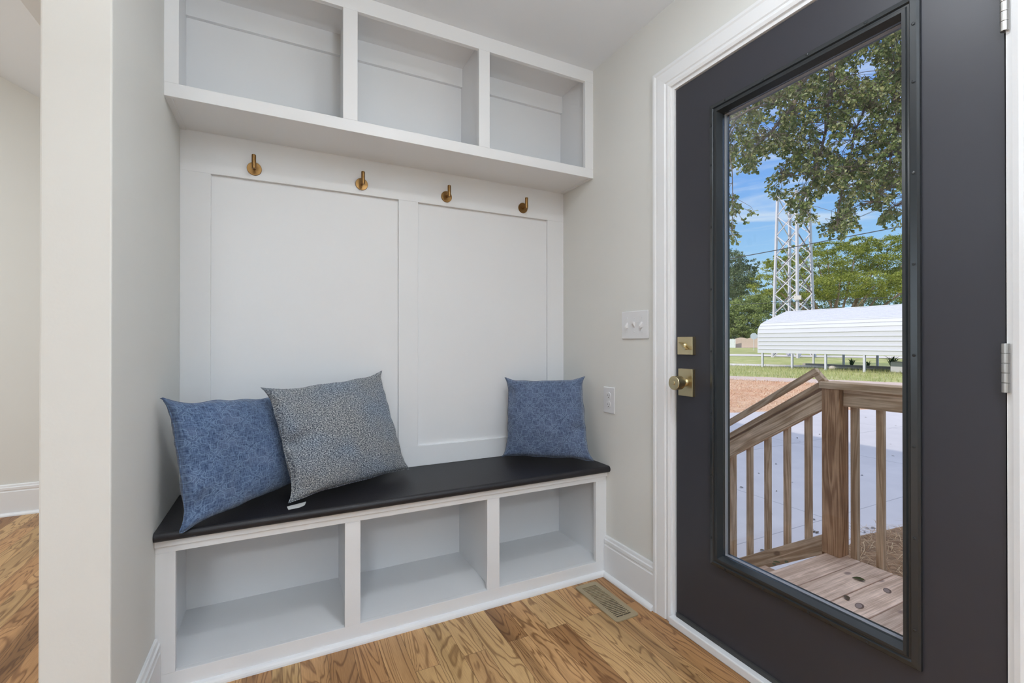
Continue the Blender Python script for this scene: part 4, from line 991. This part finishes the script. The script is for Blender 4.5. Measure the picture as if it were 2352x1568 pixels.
m = MB(); m.beam(fa + Vector((0, 0, .3)), fb + Vector((0, 0, .3)), .05, .12); m.beam(fa + Vector((0, 0, 1.1)), fb + Vector((0, 0, 1.1)), .05, .12); obj('rail', m, M_pickw, fw_)
fa, fb = ground_at(1689, 75), ground_at(1790, 71)
ft = thing('wooden_fence', 'tan scalloped wooden picket fence behind the octagonal sign', 'fence', fa)
n = 44
for i in range(n):
    p = fa.lerp(fb, i / (n - 1)); h = 1.45 + .16 * abs(math.sin(i / (n - 1) * math.pi * 3.6)); m = MB(); m.box(-.07, .07, -.015, .015, 0, h)
    o = obj('picket', m, M_pickt, ft, origin=(0, 0, 0)); o.location = p - fa; o.rotation_euler = (0, 0, math.atan2(fb.y - fa.y, fb.x - fa.x))
m = MB(); m.beam(fa + Vector((0, 0, .25)), fb + Vector((0, 0, .25)), .05, .1); m.beam(fa + Vector((0, 0, 1.1)), fb + Vector((0, 0, 1.1)), .05, .1); obj('rail', m, M_pickt, ft)
sg = ground_at(1731.5, 62); st_ = thing('road_sign', 'octagonal road sign seen from behind on a thin post', 'sign', sg)
obj('post', MB().tube([sg, sg + Vector((0, 0, 1.5))], .04, 8), M_galv, st_)
dv = (sg - CAM); dv.z = 0; dv.normalize(); su = dv.cross(Vector((0, 0, 1))); m = MB(); c_ = sg + Vector((0, 0, 1.92))
v1 = [c_ + .45 * (math.cos(R_(22.5 + 45 * k)) * su + math.sin(R_(22.5 + 45 * k)) * Vector((0, 0, 1))) for k in range(8)]
m.add(v1 + [v + dv * .02 for v in v1], [tuple(range(8)), tuple(range(8, 16))[::-1]] + [(k, (k + 1) % 8, (k + 1) % 8 + 8, k + 8) for k in range(8)]); obj('sign_plate', m, M_sky_blue, st_)

# ------------------------------------------------------------------ distant trees
def crown(blobs, n, size, seed, flat=.5):
    """blobs: (centre, rx, rz); leaves cluster on the shells of many small tufts"""
    rn = random.Random(seed); m = MB(); m.open = True; tot = sum(b[1] ** 2 for b in blobs)
    for c, rx, rz in blobs:
        tufts = max(20, int(1100 * rx * rx / tot)); per = max(4, int(n * rx * rx / tot / tufts))
        for _ in range(tufts):
            a = rn.random() * 6.283; zz = rn.uniform(-1, 1); rr = math.sqrt(1 - zz * zz); q = rn.uniform(.72, 1.05)
            tc_ = c + Vector((rx * rr * math.cos(a) * q, rx * rr * math.sin(a) * q, rz * zz * q)); tr = rx * rn.uniform(.13, .26)
            for _ in range(per):
                g = Vector((rn.gauss(0, 1), rn.gauss(0, 1), rn.gauss(0, flat))); g = g.normalized() * rn.uniform(.3, 1) * tr; g.z *= flat + .2
                p = tc_ + g; s_ = size * rn.uniform(.6, 1.4)
                nn = (Vector((rn.uniform(-1, 1), rn.uniform(-1, 1), rn.uniform(-.2, 1.4)))).normalized(); u = nn.cross(Vector((rn.random(), rn.random(), .3))).normalized() * s_; w = nn.cross(u).normalized() * s_ * .6
                b = len(m.v); m.v += [tuple(p - u), tuple(p - w), tuple(p + u), tuple(p + w)]; m.f.append((b, b + 1, b + 2, b + 3))
    return m
def tree(name, label, base, blobs, n, size, mat, bark, seed, trunk_r=.25, flat=.5, group='trees beyond the carport', stems=1):
    t = thing(name, label, 'tree', base, group)
    obj('foliage', crown(blobs, n, size, seed, flat), mat, t)
    rn = random.Random(seed + 1); m = MB()
    for s_ in range(stems):
        for c, rx, rz in (blobs if s_ == 0 else rn.sample(blobs, min(2, len(blobs)))):
            b0 = Vector(base) + Vector((rn.uniform(-.3, .3) * (stems > 1), rn.uniform(-.3, .3) * (stems > 1), 0)); mid = b0.lerp(c, .5) + Vector((rn.uniform(-.5, .5), rn.uniform(-.5, .5), .2))
            m.tube([b0, mid, c], [trunk_r, trunk_r * .6, trunk_r * .25], 7)
    obj('trunk', m, bark, t)
    return t
def bl(px, py, d, rx, rz): return (P(px, py, d), rx, rz)
# spreading tree behind the tower and carport
b = ground_at(1915, 56)
tree('spreading_tree', 'broad bright green tree behind the tower and carport', b,
     [bl(1800, 620, 55, 2.6, 1.5), bl(1770, 650, 53, 2.2, 1.3), bl(1880, 610, 57, 3.2, 1.8), bl(1940, 600, 58, 3.4, 2.0), bl(2010, 590, 58, 3.4, 2.0), bl(2080, 600, 57, 3.4, 2.2), bl(1850, 660, 53, 3.0, 1.5),
      bl(1930, 660, 54, 3.2, 1.5), bl(2010, 655, 54, 3.2, 1.7), bl(2080, 660, 53, 3.0, 1.8), bl(2150, 620, 55, 3.6, 2.6), bl(1830, 580, 57, 1.8, 1.0), bl(1900, 570, 58, 1.8, .9), bl(1970, 562, 58, 2.0, .9), bl(2050, 560, 58, 2.2, 1.0), bl(1780, 600, 56, 1.2, .7)], 85000, .08, M_leafA, M_barkp, 21, .20, .55, stems=3)
b = ground_at(1675, 100)
tree('upright_tree', 'tall dull green feathery tree at the far left of the glass', b,
     [bl(1670, 600, 99, 3.41, 2.27), bl(1690, 640, 98, 3.69, 2.84), bl(1665, 650, 98, 4.26, 3.55), bl(1712, 625, 99, 2.41, 1.56), bl(1725, 608, 99, 1.70, 1.14), bl(1640, 620, 99, 4.26, 4.26), bl(1690, 588, 99, 1.56, 1.28), bl(1705, 660, 98, 3.12, 2.13)], 26000, .14, M_leafB, M_bark, 33, .3, .8)
b = ground_at(1700, 84)
tree('dense_bush', 'dense leafy bush below the feathery tree, left of the carport', b,
     [bl(1690, 715, 84, 3.0, 2.1), bl(1730, 700, 85, 3.0, 1.9), bl(1670, 745, 82, 3.0, 2.3), bl(1710, 748, 82, 3.0, 2.1), bl(1760, 735, 85, 3.2, 2.8), bl(1640, 720, 83, 3.5, 3.0), bl(1650, 765, 82, 2.4, 1.6), bl(1740, 762, 83, 2.8, 1.6), bl(1770, 690, 84, 2.6, 1.7), bl(1690, 768, 82, 2.6, 1.4), bl(1715, 725, 82, 2.8, 1.8)], 42000, .13, M_leafC, M_bark, 44, .12, .6, group='trees beyond the carport')
b = ground_at(2000, 112)
tree('background_tree', 'dark green tree line closing the view behind the broad tree', b,
     [bl(1780, 700, 111, 6.00, 3.75), bl(1860, 690, 112, 6.75, 5.25), bl(1950, 680, 114, 7.50, 6.00), bl(2040, 680, 114, 7.50, 6.00), bl(2130, 670, 114, 7.50, 7.50), bl(1880, 740, 108, 6.00, 3.75), bl(1980, 740, 108, 6.00, 3.75), bl(1720, 680, 114, 5.10, 3.90), bl(1650, 690, 117, 6.00, 4.80), bl(1600, 690, 117, 6.00, 4.80), bl(1690, 752, 111, 4.80, 2.40)], 26000, .28, M_leafB, M_bark, 55, .3, .6)

bgt = [o for o in COL.objects if o.name.startswith('background_tree')][0]
for k, (dx, nm) in enumerate(((-80, 'dark green tree line continuing left of the door view, nearer part'), (-160, 'dark green tree line continuing left of the door view, farther part'))):
    c = ctree(bgt, None, bgt.location + _rt * dx + Vector((0, 0, -.4 * (k + 1)))); c['label'] = nm

# ------------------------------------------------------------------ oak overhanging the yard
oak_base = Vector((11.5, -3.6, -.6))
oak = thing('overhanging_oak', 'oak with long drooping leafy branches hanging over the yard', 'tree', oak_base)
twig = MB(); lf = MB(); lf.open = True; rn = random.Random(99)
def inpoly(x, y, poly):
    c = False; j = len(poly) - 1
    for i in range(len(poly)):
        xi, yi = poly[i]; xj, yj = poly[j]
        if (yi > y) != (yj > y) and x < (xj - xi) * (y - yi) / (yj - yi) + xi: c = not c
        j = i
    return c
limbs = [
    ([(2500, 250, 10.5), (2250, 0, 9), (2060, -120, 8), (1925, -40, 7.5), (1885, 60, 7.2), (1905, 130, 7.0), (1908, 190, 7.0), (1900, 245, 7.0)], .075, .030),
    ([(1925, -40, 7.5), (1880, 125, 7.0), (1838, 200, 6.8), (1822, 240, 6.8), (1780, 290, 6.8), (1768, 310, 6.8)], .045, .016),
    ([(1822, 240, 6.8), (1760, 238, 6.6), (1700, 262, 6.5), (1680, 300, 6.4), (1668, 360, 6.4)], .018, .005),
    ([(1700, 262, 6.5), (1640, 290, 6.3), (1560, 300, 6.2)], .014, .006),
    ([(1690, 290, 6.4), (1676, 330, 6.3), (1680, 400, 6.3), (1683, 470, 6.3), (1676, 530, 6.3)], .008, .003),
    ([(2250, 0, 9), (2120, 60, 8), (2060, 150, 7.4), (2055, 230, 7.2), (2050, 340, 7.0), (2030, 420, 7.0), (1990, 480, 7.0)], .035, .006),
    ([(2060, 150, 7.4), (1990, 250, 7.2), (1960, 320, 7.1), (1940, 400, 7.0), (1925, 470, 7.0), (1920, 530, 7.0)], .018, .004),
    ([(1905, 200, 7.0), (1900, 300, 7.0), (1880, 370, 7.0), (1840, 400, 7.0), (1790, 400, 7.0)], .014, .004),
    ([(1905, 245, 7.0), (1890, 340, 6.9), (1860, 430, 6.9), (1835, 480, 6.9)], .010, .004),
    ([(2160, 120, 8), (2150, 300, 7.6), (2110, 420, 7.4), (2060, 470, 7.3)], .03, .008),
]
def spl(pts, n=6):
    o = []
    for i in range(len(pts) - 1):
        p0, p1, p2, p3 = pts[max(i - 1, 0)], pts[i], pts[i + 1], pts[min(i + 2, len(pts) - 1)]
        for k in range(n):
            t_ = k / n; o.append(.5 * ((2 * p1) + (-p0 + p2) * t_ + (2 * p0 - 5 * p1 + 4 * p2 - p3) * t_ * t_ + (-p0 + 3 * p1 - 3 * p2 + p3) * t_ ** 3))
    return o + [pts[-1]]
LP = []
for pts, r0, r1 in limbs:
    w = [P(*p) for p in pts]; c = spl(w); c = [p + Vector([noise.noise(p * 1.7 + Vector((k, 0, 0))) * .05 for k in range(3)]) for p in c]
    rr = [r0 + (r1 - r0) * i / (len(c) - 1) for i in range(len(c))]; twig.tube(c, rr, 7); LP += c
top = P(2500, 250, 10.5)
twig.tube([oak_base, Vector((11.4, -3.5, 1.5)), Vector((11.2, -3.0, 3.2)), top], [.32, .26, .2, .10], 10)
mass = [(1560, 330), (1600, 240), (1700, 190), (1800, 130), (1880, 60), (1960, -60), (2200, -140), (2260, 420), (2120, 500), (2030, 492), (1985, 490), (1945, 520), (1925, 545), (1895, 540), (1905, 505), (1925, 470), (1925, 440), (1880, 440), (1860, 470), (1865, 500), (1835, 500), (1830, 460), (1770, 440), (1768, 400), (1800, 375), (1815, 350), (1780, 330), (1745, 350), (1715, 380), (1690, 372), (1640, 430), (1600, 420)]
spray = [(1652, 440), (1672, 430), (1690, 450), (1712, 490), (1690, 520), (1684, 555), (1666, 552), (1650, 500)]
def put_cluster(px, py, d, k, ls):
    p = P(px, py, d)
    # nearest limb point feeds the twig
    q = min((l for l in LP[::3]), key=lambda l: (l - p).length_squared)
    if (q - p).length < .7:
        md = (p + q) / 2 + Vector((rn.uniform(-.08, .08), rn.uniform(-.08, .08), .06)); twig.tube([q, md, p], [.004, .003, .002], 4)
    a = rn.random() * 6.28; dr = Vector((math.cos(a) * .6, math.sin(a) * .6, -rn.uniform(.2, 1.0))).normalized(); L_ = rn.uniform(.10, .24); e_ = p + dr * L_
    twig.tube([p, e_], [.0028, .0015], 4)
    for i in range(k):
        t_ = rn.uniform(.1, 1.0); b_ = p.lerp(e_, t_)
        ld = (dr * .8 + Vector((rn.gauss(0, .7), rn.gauss(0, .7), rn.gauss(-.15, .5)))).normalized()
        add_leaf(lf, b_, ld, Vector((rn.gauss(0, 1), rn.gauss(0, 1), rn.gauss(.4, .8))), ls * rn.uniform(.7, 1.25), 'oak', .2)
cnt = 0
while cnt < 3500:
    x, y = rn.uniform(1560, 2260), rn.uniform(-140, 560)
    if not inpoly(x, y, mass): continue
    nz = noise.noise(Vector((x * .016, y * .016, 1.7))) + .5 * noise.noise(Vector((x * .04, y * .04, 4.1)))
    if nz < -.26 - (.16 if y < 270 else 0): continue
    if 1958 < x < 2000 and 120 < y < 170: continue
    dd_ = rn.uniform(6.4, 8.9); put_cluster(x, y, dd_, rn.randint(9, 14), .0102 * dd_); cnt += 1
cnt = 0
while cnt < 24:
    x, y = rn.uniform(1640, 1720), rn.uniform(425, 560)
    if not inpoly(x, y, spray): continue
    put_cluster(x, y, rn.uniform(6.1, 6.6), 7, .078); cnt += 1
put_cluster(1712, 480, 6.3, 6, .075); put_cluster(1724, 474, 6.3, 4, .07)
obj('foliage', lf, M_oakleaf, oak); obj('limbs', twig, M_bark, oak)
